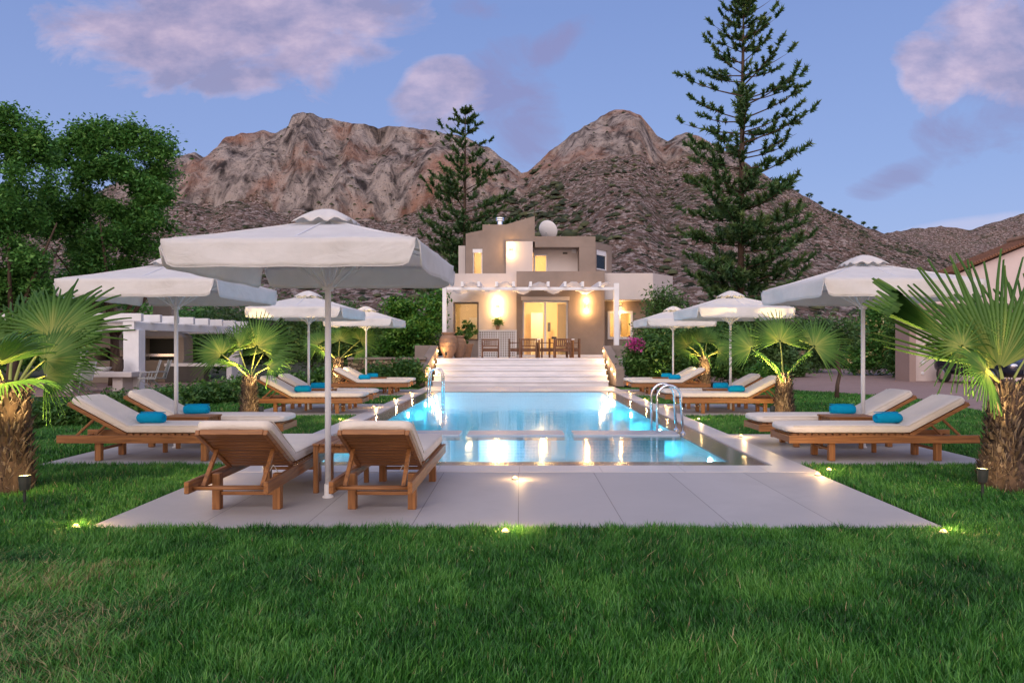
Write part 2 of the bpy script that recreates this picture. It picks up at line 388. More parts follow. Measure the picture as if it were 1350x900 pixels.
def blob(cx, cy, rx, ry, tilt=0, soft=1.0):
    """0..1 mask: an ellipse round one direction of the sky"""
    a = math_(nt, 'SUBTRACT', u, (cx-CX)/F); b = math_(nt, 'SUBTRACT', vv, (CY-cy)/F)
    ct, st = math.cos(R(tilt)), math.sin(R(tilt))
    p = math_(nt, 'DIVIDE', math_(nt, 'ADD', math_(nt, 'MULTIPLY', a, ct), math_(nt, 'MULTIPLY', b, st)), rx/F)
    q = math_(nt, 'DIVIDE', math_(nt, 'SUBTRACT', math_(nt, 'MULTIPLY', b, ct), math_(nt, 'MULTIPLY', a, st)), ry/F)
    r = math_(nt, 'ADD', math_(nt, 'MULTIPLY', p, p), math_(nt, 'MULTIPLY', q, q))
    return math_(nt, 'SUBTRACT', 1, r)
def union(lst):
    r = lst[0]
    for x in lst[1:]: r = math_(nt, 'MAXIMUM', r, x)
    return r
def cloud(masks, gain, sharp, bias=.12):
    mk = math_(nt, 'MAXIMUM', union(masks), -1.5)
    d = math_(nt, 'ADD', math_(nt, 'ADD', math_(nt, 'MULTIPLY', mk, .75), bias), math_(nt, 'MULTIPLY', math_(nt, 'SUBTRACT', cn, .52), gain))
    return math_(nt, 'MULTIPLY', math_(nt, 'MULTIPLY', d, sharp, True), front)
bright = cloud([blob(250, 30, 175, 90), blob(420, 20, 120, 85), blob(235, 75, 120, 50), blob(300, 105, 70, 25), blob(575, 125, 58, 52, 25), blob(1235, 95, 50, 48, 20), blob(1320, 55, 85, 80)], 3.4, 1.7, .28)
dark = cloud([blob(660, 115, 75, 60, 10), blob(700, 165, 50, 60, 0), blob(1290, 165, 110, 48, 30), blob(1200, 225, 75, 20, 22), blob(640, 10, 40, 20), blob(1320, 110, 80, 70), blob(735, 60, 70, 22, 35), blob(300, 50, 190, 75)], 4.0, 1.2, .12)
low = cloud([blob(1290, 296, 130, 13, 8)], 1.2, 1.4)
cn2 = noise(nt, cv.outputs[0], 9, 8, .6)
shade = ramp(nt, math_(nt, 'ADD', cn2, math_(nt, 'MULTIPLY', math_(nt, 'SUBTRACT', .55, bright), .12)), [(.36, (.30, .26, .42)), (.50, (.48, .37, .51)), (.64, (.70, .52, .62))])
c = mixc(nt, math_(nt, 'MULTIPLY', dark, .9), base, (.25, .235, .45))
c = mixc(nt, math_(nt, 'MULTIPLY', bright, .85), c, shade)
c = mixc(nt, math_(nt, 'MULTIPLY', low, .6), c, (.55, .50, .70))
tint = mixc(nt, .06, c, sky.outputs[0])
L(nt, tint, bg.inputs[0]); bg.inputs[1].default_value = 1.0; L(nt, bg.outputs[0], out.inputs[0])
scene.view_settings.view_transform = 'Standard'; scene.view_settings.look = 'None'; scene.view_settings.exposure = .04; scene.view_settings.gamma = 1
sl = bpy.data.lights.new('afterglow', 'SUN'); sl.energy = 1.35; sl.angle = R(40); sl.color = (1, .89, .84)
so = bpy.data.objects.new('afterglow', sl); C.objects.link(so); so.rotation_euler = (R(52), 0, R(-20)); so.location = (0, -10, 20)

# ================================================================== ground, deck, pool
PX, PY0, PY1 = 2.50, 8.74, 22.46        # water
pool_hole = (-2.9, 2.9, 8.38, 22.86)
holed(-1500, 1500, -60, 1500, [pool_hole], -.06, M['garden'], 'ground')
holed(-14, 11, -3, 24.6, [pool_hole], -.03, M['turf'], 'lawn_soil')
drive = [(8.9,22.9),(9.9,21.6),(10.7,20.5),(10.5,18),(9.7,15),(9.15,13.2),(9.3,10),(10.5,6),(40,6),(40,62),(7.0,62),(6.9,40),(7.3,30),(7.9,26)]
me = MB(); me.slab(drive, -.05, -.012); tag(me.build('driveway', M['drive']), kind='structure')
mb = MB(); mb.box(-3.25, 3.2, 5.5, 7.94, -.15, 0); tag(mb.build('pool_deck', M['slab'], bevel=.006), kind='structure')
mb = MB()
mb.box(-3.25, 3.25, 7.945, 8.38, -.15, .003); mb.box(2.9, 3.25, 8.38, 22.86, -.15, .003); mb.box(-3.25, -2.9, 8.38, 22.86, -.15, .003); mb.box(-3.25, 3.25, 22.86, 25.5, -.15, .003)
tag(mb.build('pool_coping', M['coping']), kind='structure')
for s in (-1, 1):
    for (a, b) in ((8.5, 11.45), (14.6, 17.6), (20.7, 23.7)):
        mb = MB(); x0, x1 = sorted((s*3.255, s*5.58)); mb.box(x0, x1, a, b, -.15, -.003)
        tag(mb.build('lounger_terrace', M['slab'], bevel=.006), kind='structure')
M['slab_grey'] = stone('grey_slab', (.42, .43, .48), (.2, .2, .2), 0, 0, rough=.35)
# pool: one thing with floor, walls, gutter, dividing slabs, lamps
pool = thing('swimming_pool', (0, 15.5, 0), 0, 'long rectangular lit turquoise swimming pool sunk in the pale paving', 'swimming pool')
off = Vector((0, -15.5, 0))
def pb(mb, name, mat, **k): return mb.build(name, mat, pool, loc=off, **k)
mb = MB(); mb.box(-PX, PX, 11.75, PY1, -1.62, -1.5); mb.box(-PX, PX, 11.6, 11.75, -1.6, -.45); pb(mb, 'pool_floor', M['mosaic'])
mb = MB(); mb.box(-PX, PX, PY0, 11.6, -.62, -.5); pb(mb, 'shallow_floor', M['mosaic_light'])
mb = MB()
mb.box(-PX-.12, -PX, PY0-.12, PY1+.12, -1.62, -.03); mb.box(PX, PX+.12, PY0-.12, PY1+.12, -1.62, -.03)
mb.box(-PX, PX, PY0-.12, PY0, -1.62, -.03); mb.box(-PX, PX, PY1, PY1+.12, -1.62, -.03); pb(mb, 'pool_wall', M['mosaic'])
mb = MB()
mb.box(-2.9, -PX-.001, 8.38, 22.86, -.1, -.012); mb.box(PX+.001, 2.9, 8.38, 22.86, -.1, -.012); mb.box(-PX-.001, PX+.001, 8.38, PY0-.001, -.1, -.012); mb.box(-PX-.001, PX+.001, PY1+.001, 22.86, -.1, -.012)
pb(mb, 'overflow_gutter', M['gutter'])
for x0, x1 in ((-2.49, -.93), (-.82, .70), (.84, 2.49)):
    mb = MB(); mb.box(x0, x1, 11.35, 11.95, -.09, .0); pb(mb, 'dividing_slab', M['slab_grey'], bevel=.008)
mb = MB()
for x0, x1 in ((-2.3, -1.1), (-.65, .5), (1.0, 2.3)): mb.box(x0, x1, 11.61, 11.74, -.46, -.09)
pb(mb, 'divider_wall', M['mosaic_light'])
wmb = MB(); wmb.box(-PX, PX, PY0, PY1, -.024, -.0235)
mb = MB(); mb.add([(-PX, PY0, -.022), (PX, PY0, -.022), (PX, PY1, -.022), (-PX, PY1, -.022)], [(0, 1, 2, 3)])
wat = mb.build('pool_water', M['water']); tag(wat, kind='structure')
POOLC = (.06, .66, .92)
for s in (-1, 1):
    for y in (9.6, 13.0, 16.4, 19.4, 21.9):
        mb = MB(); mb.lathe([(.0, 0), (.07, 0), (.06, .02), (0, .02)], 16)
        o = mb.build('pool_lamp', M['pool_emit'], pool, loc=(s*(PX-.001), y-15.5, -.16)); o.rotation_euler = (0, -s*PI/2, 0)
        if y > 11: light('POINT', (s*(PX-.22), y-15.5, -.30 if y < 11 else -.45), 13 if y > 11 else 7, POOLC, .14, pool)
for y in (14.5, 18.0, 21.3): light('POINT', (0, y-15.5, -.75), 17, POOLC, .30, pool)  # fill lights added in open water to even the glow, no fixture
mb = MB(); mb.lathe([(.0, 0), (.08, 0), (.07, .02), (0, .02)], 16); o = mb.build('pool_lamp', M['pool_emit'], pool, loc=(-.36, 11.60-15.5, -.20)); o.rotation_euler = (PI/2, 0, 0)
light('POINT', (-.36, 11.45-15.5, -.20), 11, (.40, .80, 1), .09, pool)
light('POINT', (-1.6, 9.6-15.5, -.3), 12, (.12, .68, .95), .2, pool); light('POINT', (.9, 10.2-15.5, -.3), 7, (.12, .68, .95), .12, pool)  # fixtureless fill lights added to brighten the shallow end

# ladders
def ladder(Y0, s, label):
    """two stainless hoops from the water over the gutter; s = side of the pool"""
    t = thing('pool_ladder', (s*2.4, Y0+.25, 0), 0, label, 'pool ladder', 'steel pool ladders')
    for y in (-.25, .25):
        pts = [(-s*.22, y, -.9), (-s*.22, y, .55)]
        for k in range(1, 12):
            a = PI*k/12; pts.append((s*(-.22 + .19*(1-math.cos(a))), y, .55+.2*math.sin(a)))
        pts += [(s*.16, y, .5), (s*.19, y, .0)]
        mb = MB(); mb.tube(pts, .021, 12); h = mb.build('handrail', M['steel'], t, smooth=True)
        mb = MB(); mb.lathe([(0, 0), (.045, 0), (.045, .012), (.025, .03), (0, .03)], 16, (s*.19, y, -.012)); mb.build('flange', M['steel'], h, smooth=False)
    for z in (-.25, -.5, -.75):
        mb = MB(); mb.box(-s*.22-.035, -s*.22+.035, -.23, .23, z-.012, z+.012); mb.build('tread', M['steel'], t)
    return t
ladder(11.6, 1, 'stainless ladder hoops at the near right edge of the pool by the dividing slabs')
ladder(20.6, -1, 'stainless ladder hoops at the far left edge of the pool near the white steps')

# ================================================================== grass
def in_poly(x, y, poly):
    ins = np.zeros(len(x), bool); n = len(poly)
    for i in range(n):
        (x0, y0), (x1, y1) = poly[i], poly[(i+1) % n]
        if y0 == y1: continue
        c = ((y0 > y) != (y1 > y)) & (x < (x1-x0)*(y-y0)/(y1-y0)+x0); ins ^= c
    return ins
def lawn_mask(x, y, mg=.01):
    bad = (np.abs(x) < 3.245+mg) & (y > 5.5-mg) & (y < 30)
    for (a, b) in ((8.5, 11.45), (14.6, 17.6), (20.7, 23.7)): bad |= (np.abs(x) < 5.58+mg) & (y > a-mg) & (y < b+mg)
    bad |= in_poly(x, y, drive); bad |= np.hypot(x+4.74, y-6.8) < .17; bad |= np.hypot(x-4.72, y-7.0) < .17
    # bed edges on the left
    bad |= (x < -7.6+.35*np.sin(y*.9)-.18*(y-12)) & (y > 9)
    return ~bad
def blades(x0, x1, y0, y1, dens, h, wd, g, cull=True):
    n = int((x1-x0)*(y1-y0)*dens); x = g.uniform(x0, x1, n); y = g.uniform(y0, y1, n)
    k = lawn_mask(x, y) & (np.abs(x) < y*.80+1.9) if cull else lawn_mask(x, y)
    x, y = x[k], y[k]; n = len(x)
    f1 = -.12+fbm(x*.9+3, y*.9, 5, 4); f2 = fbm(x*2.2, y*2.2, 11, 4); tuft = fbm(x*9, y*9, 40, 3)
    hh = h*(.45+.75*g.random(n))*(1+.38*f1+.45*tuft); wdt = wd*(.6+.8*g.random(n))
    a = g.uniform(0, 2*PI, n); lean = hh*(.15+.75*g.random(n)**1.6); la = a+g.normal(size=n)*.5 + 1.4*fbm(x*1.3, y*1.3, 60, 3)
    flat = np.clip(((-x-.6)*.35)*(y < 5.0)*(.5+f1), 0, .6); hh *= (1-flat*.7); lean *= (1+flat)
    bx, by = np.cos(a)*wdt/2, np.sin(a)*wdt/2; lx, ly = np.cos(la+PI/2)*lean, np.sin(la+PI/2)*lean
    z0 = np.full(n, -.03)
    v = np.stack([np.stack([x-bx, y-by, z0], 1), np.stack([x+bx, y+by, z0], 1),
                  np.stack([x+lx*.35+bx*.8, y+ly*.35+by*.8, z0+hh*.6], 1), np.stack([x+lx*.35-bx*.8, y+ly*.35-by*.8, z0+hh*.6], 1),
                  np.stack([x+lx, y+ly, z0+hh], 1)], 1).reshape(-1, 3)
    i = np.arange(n)[:, None]*5
    q = i+np.array([[0, 1, 2, 3]]); t = i+np.array([[3, 2, 4]])
    dry = (g.random(n) < np.clip(.03+.5*(f1+.1)*((x < -.5)*(y < 5)*.9+.12), .015, .4))
    r = np.clip(.42+.35*f2+.16*tuft+g.normal(size=n)*.16, 0, .80); r[dry] = g.uniform(.84, 1, dry.sum())
    pal = np.clip((-x-1.0)*.10, 0, .2)*(y < 4.6); r = np.clip(r+pal*(~dry), 0, 1)
    return v, q, t, np.repeat(r, 5)
def lawn(name, specs, seed):
    g = np.random.default_rng(seed); V = []; Q = []; T = []; A = []; o = 0
    for sp_ in specs:
        v, q, t, r = blades(*sp_, g); V.append(v); Q.append(q+o); T.append(t+o); A.append(r); o += len(v)
    ob = arrmesh(name, np.concatenate(V), [np.concatenate(Q), np.concatenate(T)], M['grass'], None, np.concatenate(A)); tag(ob, kind='stuff'); return ob
g = lawn('lawn_grass', [(-5.6, 5.6, 2.3, 5.55, 15000, .078, .0054), (-8, -3.2, 5.45, 8.55, 6500, .07, .0065), (3.2, 8, 5.45, 8.55, 6500, .07, .0065),
     (-11, -3.2, 8.5, 14.7, 2600, .065, .010), (3.2, 10, 8.5, 14.7, 2600, .065, .010), (-13, -3.2, 14.6, 24.5, 900, .06, .018), (3.2, 11, 14.6, 24.5, 900, .06, .018), (-5, 5, .8, 2.3, 3000, .07, .006)], 3)
g['label'] = 'short dense green lawn grass with a few dry patches'
# lawn further out, towards the hedges
# ================================================================== mountains
def px_ridge(pts, Y):
    p = np.array(pts, float); return (p[:,0]-CX)*Y/F, H+(CY-p[:,1])*Y/F
def mountain(name, pts, Yr, Y0, x0, x1, nx, ny, mat, cliff=.82, cz=.45, czf=None, amp=10, seed=1, jag=5, clifffade=None):
    xr, zr = px_ridge(pts, Yr); X = np.linspace(x0, x1, nx); t = np.concatenate([np.linspace(0, cliff-.03, int(ny*.45), endpoint=False), np.linspace(cliff-.03, 1.0, int(ny*.4), endpoint=False), np.linspace(1.0, 1.25, int(ny*.15))])
    XX, TT = np.meshgrid(X, t); YY = Y0+(Yr-Y0)*TT
    KX = XX*Yr/np.minimum(YY, Yr); HH = np.interp(KX, xr, zr)     # the ridges run up the hill away from the garden
    big = fbm(XX/90, YY/90, seed, 5); rid = ridged(XX/42, YY/60, seed+20, 5); fine = fbm(XX/12, YY/12, seed+40, 4)
    cl = np.ones_like(XX)
    if czf is not None: cz = np.interp(KX, *czf)
    if clifffade is not None: cl = np.interp(KX, *clifffade)
    tt = np.clip(TT+.035*big+.02*fbm(XX/25, YY*0+3, seed+9, 4)*(TT < .985), 0, 1.3)
    talus = cz*(tt/cliff)**1.15
    s = np.clip((tt-cliff)/(1-cliff), 0, 1); rock = cz+(1-cz)*(s**.8)
    rock = rock + .035*np.sin(s*PI)*(ridged(XX/70, s*1.5, seed+33, 3)-.5)*2
    prof_c = np.where(tt < cliff, talus, rock); prof_s = np.clip(tt, 0, 1)**1.25
    P = cl*prof_c+(1-cl)*prof_s
    P = np.where(TT > 1, 1-(TT-1)*1.6, P)
    Z = HH*P
    am = amp*np.clip(P*2.2, 0, 1)*np.clip((1-TT)*5+.12, 0, 1)
    Z = Z + am*(.55*big+.9*(rid-.55)*(.35+.65*cl*(tt > cliff))+.22*fine) + jag*.35*fbm(XX/9, XX*0, seed+70, 4)*np.clip((TT-.9)*10, 0, 1)
    YY = YY + cl*(30*(ridged(XX/34, TT*2.2, seed+50, 6)-.5)+22*fbm(XX/70, TT*3, seed+55, 4))*np.clip((tt-cliff+.03)*9, 0, 1)*np.clip((1.0-TT)*25, 0, 1)
    Z[0] = -3
    v = np.stack([XX, YY, Z], 2).reshape(-1, 3); n = len(X); m = len(t)
    i = (np.arange(m-1)[:, None]*n+np.arange(n-1)[None]).ravel()[:, None]; q = i+np.array([[0, 1, n+1, n]])
    o = arrmesh(name, v, [q], mat, None, (np.clip((tt-cliff)*30+.5+2.2*fbm(XX/30, TT*14, seed+61, 4), 0, 1)*cl).ravel(), smooth=True); tag(o, kind='structure'); return o, (X, t, XX, YY, Z, P, cl)
m, nt, out = newmat('mountain_rock')
v = wcoord(nt); geo = N(nt, 'ShaderNodeNewGeometry'); s = N(nt, 'ShaderNodeSeparateXYZ'); L(nt, geo.outputs['Normal'], s.inputs[0])
big = noise(nt, v, .011, 6, .6); mid = noise(nt, v, .06, 6, .65); fin = noise(nt, wcoord(nt, (1, .5, 1.8)), .26, 6, .7); fin2 = noise(nt, wcoord(nt, (1, .5, 1.8)), .37, 5, .7, .4)
vs = wcoord(nt, (1, .8, .16)); streak = noise(nt, vs, .09, 7, .65, .6)
at = N(nt, 'ShaderNodeAttribute'); at.attribute_name = 'rnd'
steep = ramp(nt, at.outputs['Fac'], [(.35, (0, 0, 0)), (.65, (1, 1, 1))])
steep_f = math_(nt, 'ADD', steep, .15)
rock = ramp(nt, streak, [(.36, (.07, .06, .06)), (.46, (.30, .255, .235)), (.58, (.60, .51, .46))])
ora = math_(nt, 'MULTIPLY', ramp(nt, noise(nt, wcoord(nt, (1, .7, .55)), .020, 5, .6, .5), [(.50, (0, 0, 0)), (.66, (1, 1, 1))]), .7)
rock = mixc(nt, ora, rock, (.52, .26, .17))
rock = mixc(nt, ramp(nt, fin, [(.36, (1, 1, 1)), (.42, (0, 0, 0))]), rock, (.06, .055, .05))  # low flecks darkened: crevice shade put into the rock colour
soil = ramp(nt, mid, [(.3, (.16, .105, .085)), (.7, (.30, .20, .165))])
peb = ramp(nt, fin2, [(.50, (0, 0, 0)), (.57, (1, 1, 1))])
soil = mixc(nt, peb, soil, (.56, .46, .42))
scrub_shade = ramp(nt, fin, [(.42, (1, 1, 1)), (.46, (0, 0, 0))])
soil = mixc(nt, scrub_shade, soil, (.035, .045, .025))  # dark flecks: scrub, and shadows of the stones painted into the soil
soil = mixc(nt, math_(nt, 'MULTIPLY', ramp(nt, mid, [(.52, (0, 0, 0)), (.62, (1, 1, 1))]), .55), soil, (.055, .07, .035))
col = mixc(nt, steep, soil, rock)
hgt = math_(nt, 'ADD', math_(nt, 'MULTIPLY', fin, 1.5), math_(nt, 'MULTIPLY', math_(nt, 'MULTIPLY', streak, 2.6), steep_f)); hgt = math_(nt, 'ADD', hgt, math_(nt, 'MULTIPLY', mid, 1.5))
princ(nt, out, col, .95, 0, .05, bump(nt, hgt, 1.0, 5.0)); M['mountain'] = m
ridge = [(-600, 420), (-300, 360), (0, 300), (120, 262), (190, 228), (215, 210), (240, 204), (258, 203), (268, 209), (285, 205), (300, 190), (320, 180), (345, 176), (366, 178), (380, 172), (386, 158), (400, 154), (420, 158), (445, 160), (470, 166), (500, 168), (530, 165), (560, 168), (590, 173), (615, 178), (640, 192), (660, 208), (676, 220), (688, 230), (696, 227), (712, 212), (730, 195), (748, 182), (765, 170), (780, 158), (798, 148), (812, 144), (830, 145), (845, 150), (856, 164), (866, 178), (880, 188), (893, 180), (905, 176), (920, 180), (950, 196), (1000, 224), (1035, 244), (1060, 258), (1100, 278), (1150, 300), (1200, 318), (1260, 342), (1350, 375), (1500, 410), (1900, 430)]
Ym = 700
mount, MT = mountain('mountain', ridge, Ym, 130, -650, 800, 900, 420, M['mountain'], seed=4, jag=5, amp=13, czf=([wx(p, Ym) for p in (200, 300, 400, 520, 620, 700, 780, 900, 1000)], [.60, .60, .50, .48, .58, .70, .68, .74, .8]),
      clifffade=([wx(p, Ym) for p in (-300, 150, 300, 880, 960, 1010, 1400)], [0, .5, 1, 1, .6, .1, 0]))
ridge2 = [(900, 350), (1050, 330), (1130, 318), (1175, 308), (1210, 300), (1240, 296), (1265, 300), (1280, 302), (1300, 294), (1325, 286), (1350, 278), (1420, 262), (1500, 255), (1700, 300), (2000, 400)]
mountain('far_hill', ridge2, 1300, 800, 250, 1700, 260, 120, M['mountain'], cliff=.9, cz=.8, seed=14, amp=12, jag=6, clifffade=([0, 2000], [0, 0]))
# low bushes on the hillside: too many to count, one object
g = np.random.default_rng(5); X_, t_, XX, YY, ZZ, PP, CLF = MT
n = 42000; i = (g.random(n)**1.0*(len(t_)*.80)).astype(int); j = g.integers(0, len(X_), n)
dens = fbm(XX[i, j]/40, YY[i, j]/50, 91, 4); keep = (g.random(n) < .45+1.8*dens)
gully = (np.abs(XX[i, j]-wx(690, YY[i, j])) < 25) & (g.random(n) < .9); keep |= gully
keep &= (CLF[i, j] < .5) | (i < .45*len(t_)) | (g.random(n) < .10)
i, j = i[keep], j[keep]; n = len(i)
px_, py_ = XX[i, j]+g.normal(size=n), YY[i, j]+g.normal(size=n)*.6; pz_ = ZZ[i, j]
sz = .6+1.6*g.random(n)**3; sz *= np.where(np.abs(px_-wx(690, py_)) < 30, 1.8, 1)
oc = np.array([[1, 0, 0], [0, 1, 0], [-1, 0, 0], [0, -1, 0], [0, 0, 1.1], [.7, .7, .5], [-.7, .7, .5], [-.7, -.7, .5], [.7, -.7, .5]], float)
fc = np.array([[0, 5, 8], [5, 0, 1], [1, 6, 5], [6, 1, 2], [2, 7, 6], [7, 2, 3], [3, 8, 7], [8, 3, 0], [5, 6, 4], [6, 7, 4], [7, 8, 4], [8, 5, 4]])
v = oc[None]*(sz[:, None, None])*(.75+.5*g.random((n, 9, 1))); v[:, :, 2] *= .75; v += np.stack([px_, py_, pz_], 1)[:, None]
fcs = (fc[None]+np.arange(n)[:, None, None]*9).reshape(-1, 3)
o = arrmesh('hillside_scrub', v.reshape(-1, 3), [fcs], M['scrub'], None, np.repeat(g.random(n), 9)); tag(o, 'low dark scrub bushes dotted over the rocky mountain slope', kind='stuff')
# a few pines along the right ridge
for k, p in enumerate((1035, 1043, 1050, 1066, 1081, 1098, 1106, 1118, 1137, 1152)):
    zr = H+(CY-np.interp(p, [q[0] for q in ridge], [q[1] for q in ridge]))*Ym/F
    h_ = [3.5, 4, 3, 6, 3.5, 3, 4, 3, 3, 3][k]; x = wx(p, Ym)
    t = thing('ridge_tree', (x, Ym-2, zr-2.5), 0, 'tiny dark tree standing on the right-hand mountain ridge', 'tree', 'trees on the mountain ridge')
    mb = MB(); mb.tube([(0, 0, 0), (.2, 0, h_*.7)], [.35, .2], 6); mb.build('trunk', M['bark'], t)
    v, q, r = leaf_cloud([(0, 0, h_*.8, h_*.5, h_*.5, h_*.33)], 400, .6, .5, 100+k, 20); arrmesh('crown', v, [q], M['pine'], t, r)
# ================================================================== loungers, tables, umbrellas, towels
def make_lounger():
    t = thing('sun_lounger', (0, 0, 0))
    cx = 1.13; hx, hz = 1.45, .325; ang = R(28); ca, sa = math.cos(ang), math.sin(ang)
    def b(name, mb, mat, **k): return mb.build(name, mat, t, loc=(-cx, 0, 0), bevel=k.pop('bevel', .005), **k)
    for s in (-1, 1):
        mb = MB(); mb.box(0, 2.27, *sorted((s*.288, s*.325)), .215, .310); b('side_rail', mb, M['teak'])
        for x in (.53, 1.80):
            mb = MB(); mb.box(x-.036, x+.036, *sorted((s*.217, s*.285)), 0, .300); b('leg', mb, M['teak_z'])
    for x in (.53, 1.80):
        mb = MB(); mb.box(x-.02, x+.02, -.215, .215, .118, .146); b('stretcher', mb, M['teak_y'])
    mb = MB(); mb.box(.0, .03, -.286, .286, .225, .305); b('end_rail', mb, M['teak_y'])
    for x, z in ((2.08, .235), (2.19, .245)):
        mb = MB(); mb.tube([(x, -.287, z), (x, .287, z)], .014, 10); b('cross_bar', mb, M['teak_y'], bevel=0, smooth=True)
    mb = MB()
    for k in range(17):
        x = .05+k*.083; mb.box(x, x+.06, -.286, .286, .307, .324)
    b('seat_slats', mb, M['teak_y'], bevel=.003)
    Mt = Matrix.Translation((hx, 0, hz)) @ Matrix.Rotation(-ang, 4, 'Y')
    for s in (-1, 1): o = b('backrest_stile', MB().box(0, .80, *sorted((s*.250, s*.285)), -.045, .0, mat=Mt), M['teak'])
    mb = MB(); mb.box(.755, .80, -.248, .248, -.04, .004, mat=Mt)
    b('top_rail', mb, M['teak_y'], bevel=.004)
    mb = MB()
    for k in range(10):
        x = .025+k*.073; mb.box(x, x+.058, -.249, .249, -.032, -.003, mat=Mt)
    b('backrest_slats', mb, M['teak_y'], bevel=.003)
    for s in (-1, 1):
        p = Mt @ Vector((.44, s*.232, -.045)); mb = MB(); mb.bar((2.13, s*.232, .25), (p.x, p.y, p.z+.01), .028, .034, up=(0, 1, 0)); b('prop', mb, M['teak_z'])
    # mattress: seat and back as one body, seam piping as a sub-part
    th = .105; wd = .298; sec = []
    def path(u):
        if u <= hx: return Vector((u-.03 if u == 0 else u, 0, .327)), Vector((0, 0, 1))
        d = u-hx; return Vector((hx+d*ca, 0, .327+d*sa)), Vector((-sa, 0, 1*ca))
    us = [0.0, .06, .35, .7, 1.05, 1.38, hx-.005, hx+.06, hx+.3, hx+.55, hx+.74, hx+.80]; n = 16; V = []
    for i, u in enumerate(us):
        p, nn = path(u)
        if i == 6: nn = Vector((-sa/2, 0, 1)).normalized()
        e = 1 if 0 < i < len(us)-1 else .55; dip = .022 if i == 6 else 0
        for k in range(n):
            a = 2*PI*k/n+PI/n; y = math.copysign(min(1, abs(math.cos(a))*1.15), math.cos(a)); z = math.copysign(min(1, abs(math.sin(a))*2.2), math.sin(a))
            f = math.cos(u*9+1)*.004
            V.append(p + nn*(th/2+th/2*z*e*(1 if z < 0 else 1)-dip*(z > 0)+f*(z > 0)) + Vector((0, y*wd*(1 if e == 1 else .985), 0)))
    mb = MB(); m_ = len(us); mb.add(V, [(i*n+k, i*n+(k+1)%n, (i+1)*n+(k+1)%n, (i+1)*n+k) for i in range(m_-1) for k in range(n)]+[tuple(range(n-1, -1, -1)), tuple((m_-1)*n+k for k in range(n))])
    mt = b('mattress', mb, M['cushion'], bevel=0, smooth=True)
    sm = mt.modifiers.new('soft', 'SUBSURF'); sm.levels = 1; sm.render_levels = 1
    mb = MB()
    for s in (-1, 1):
        for zz in (.2, .86):
            pts = []
            for u in us[1:-1]:
                p, nn = path(u); pts.append(p+nn*(th*zz)+Vector((0, s*(wd-.003), 0)))
            mb.tube(pts, .0045, 6)
    mb.build('piping', M['piping'], mt, smooth=True)
    p = Mt @ Vector((.05, .12, -.03)); mb = MB(); mb.tube([p, p+Vector((-.02, .03, -.06)), p+Vector((.01, .02, -.15))], .004, 5); mb.tube([p, p+Vector((.03, -.02, -.05))], .004, 5); b('tie_string', mb, M['piping'], bevel=0)
    return t
def make_table():
    t = thing('side_table'); mb = MB()
    for k in range(6): mb.box(-.31, .31, -.205+k*.069, -.205+k*.069+.062, .440, .460)
    mb.build('table_top', M['teak'], t, bevel=.003)
    mb = MB(); mb.box(-.28, .28, -.19, -.17, .37, .438); mb.box(-.28, .28, .17, .19, .37, .438); mb.box(-.28, -.26, -.169, .169, .37, .438); mb.box(.26, .28, -.169, .169, .37, .438); mb.build('apron', M['teak'], t, bevel=.003)
    for sx in (-1, 1):
        for sy in (-1, 1):
            mb = MB(); mb.box(*sorted((sx*.245, sx*.295)), *sorted((sy*.155, sy*.2)), 0, .439); mb.build('leg', M['teak_z'], t, bevel=.004)
    return t
def make_towel():
    g = random.Random(4); prof = []
    mb = MB(); n = 22; st = 11; V = []
    for i in range(st):
        u = i/(st-1); x = -.165+.33*u; r = .072*(1-.25*(abs(u-.5)*2)**8)
        for k in range(n):
            a = 2*PI*k/n; rr = r*(1+.035*math.sin(3*a+u*5)+.02*math.sin(7*a)); z = .066+rr*math.sin(a)*.93
            V.append((x, rr*math.cos(a)*1.05, max(0.0, z)))
    f = [(i*n+k, i*n+(k+1)%n, (i+1)*n+(k+1)%n, (i+1)*n+k) for i in range(st-1) for k in range(n)]
    mb.add(V, f)
    for e, xs in ((0, -.165), (st-1, .165)):
        c = []; s = -1 if e == 0 else 1
        ring2 = [(xs+s*.004-s*.02*0, V[e*n+k][1]*.6, .066+(V[e*n+k][2]-.066)*.6) for k in range(n)]
        ring3 = [(xs-s*.012, V[e*n+k][1]*.45, .066+(V[e*n+k][2]-.066)*.45) for k in range(n)]
        o = len(mb.v); mb.v += ring2+ring3+[(xs-s*.01, 0, .066)]
        for k in range(n):
            mb.f.append((e*n+k, e*n+(k+1)%n, o+(k+1)%n, o+k)); mb.f.append((o+k, o+(k+1)%n, o+n+(k+1)%n, o+n+k)); mb.f.append((o+n+k, o+n+(k+1)%n, o+2*n))
    mb.tube([(-.165, .03, .134), (0, .034, .137), (.165, .03, .134)], .006, 6)
    return mb.build('rolled_towel', M['towel'], smooth=True)
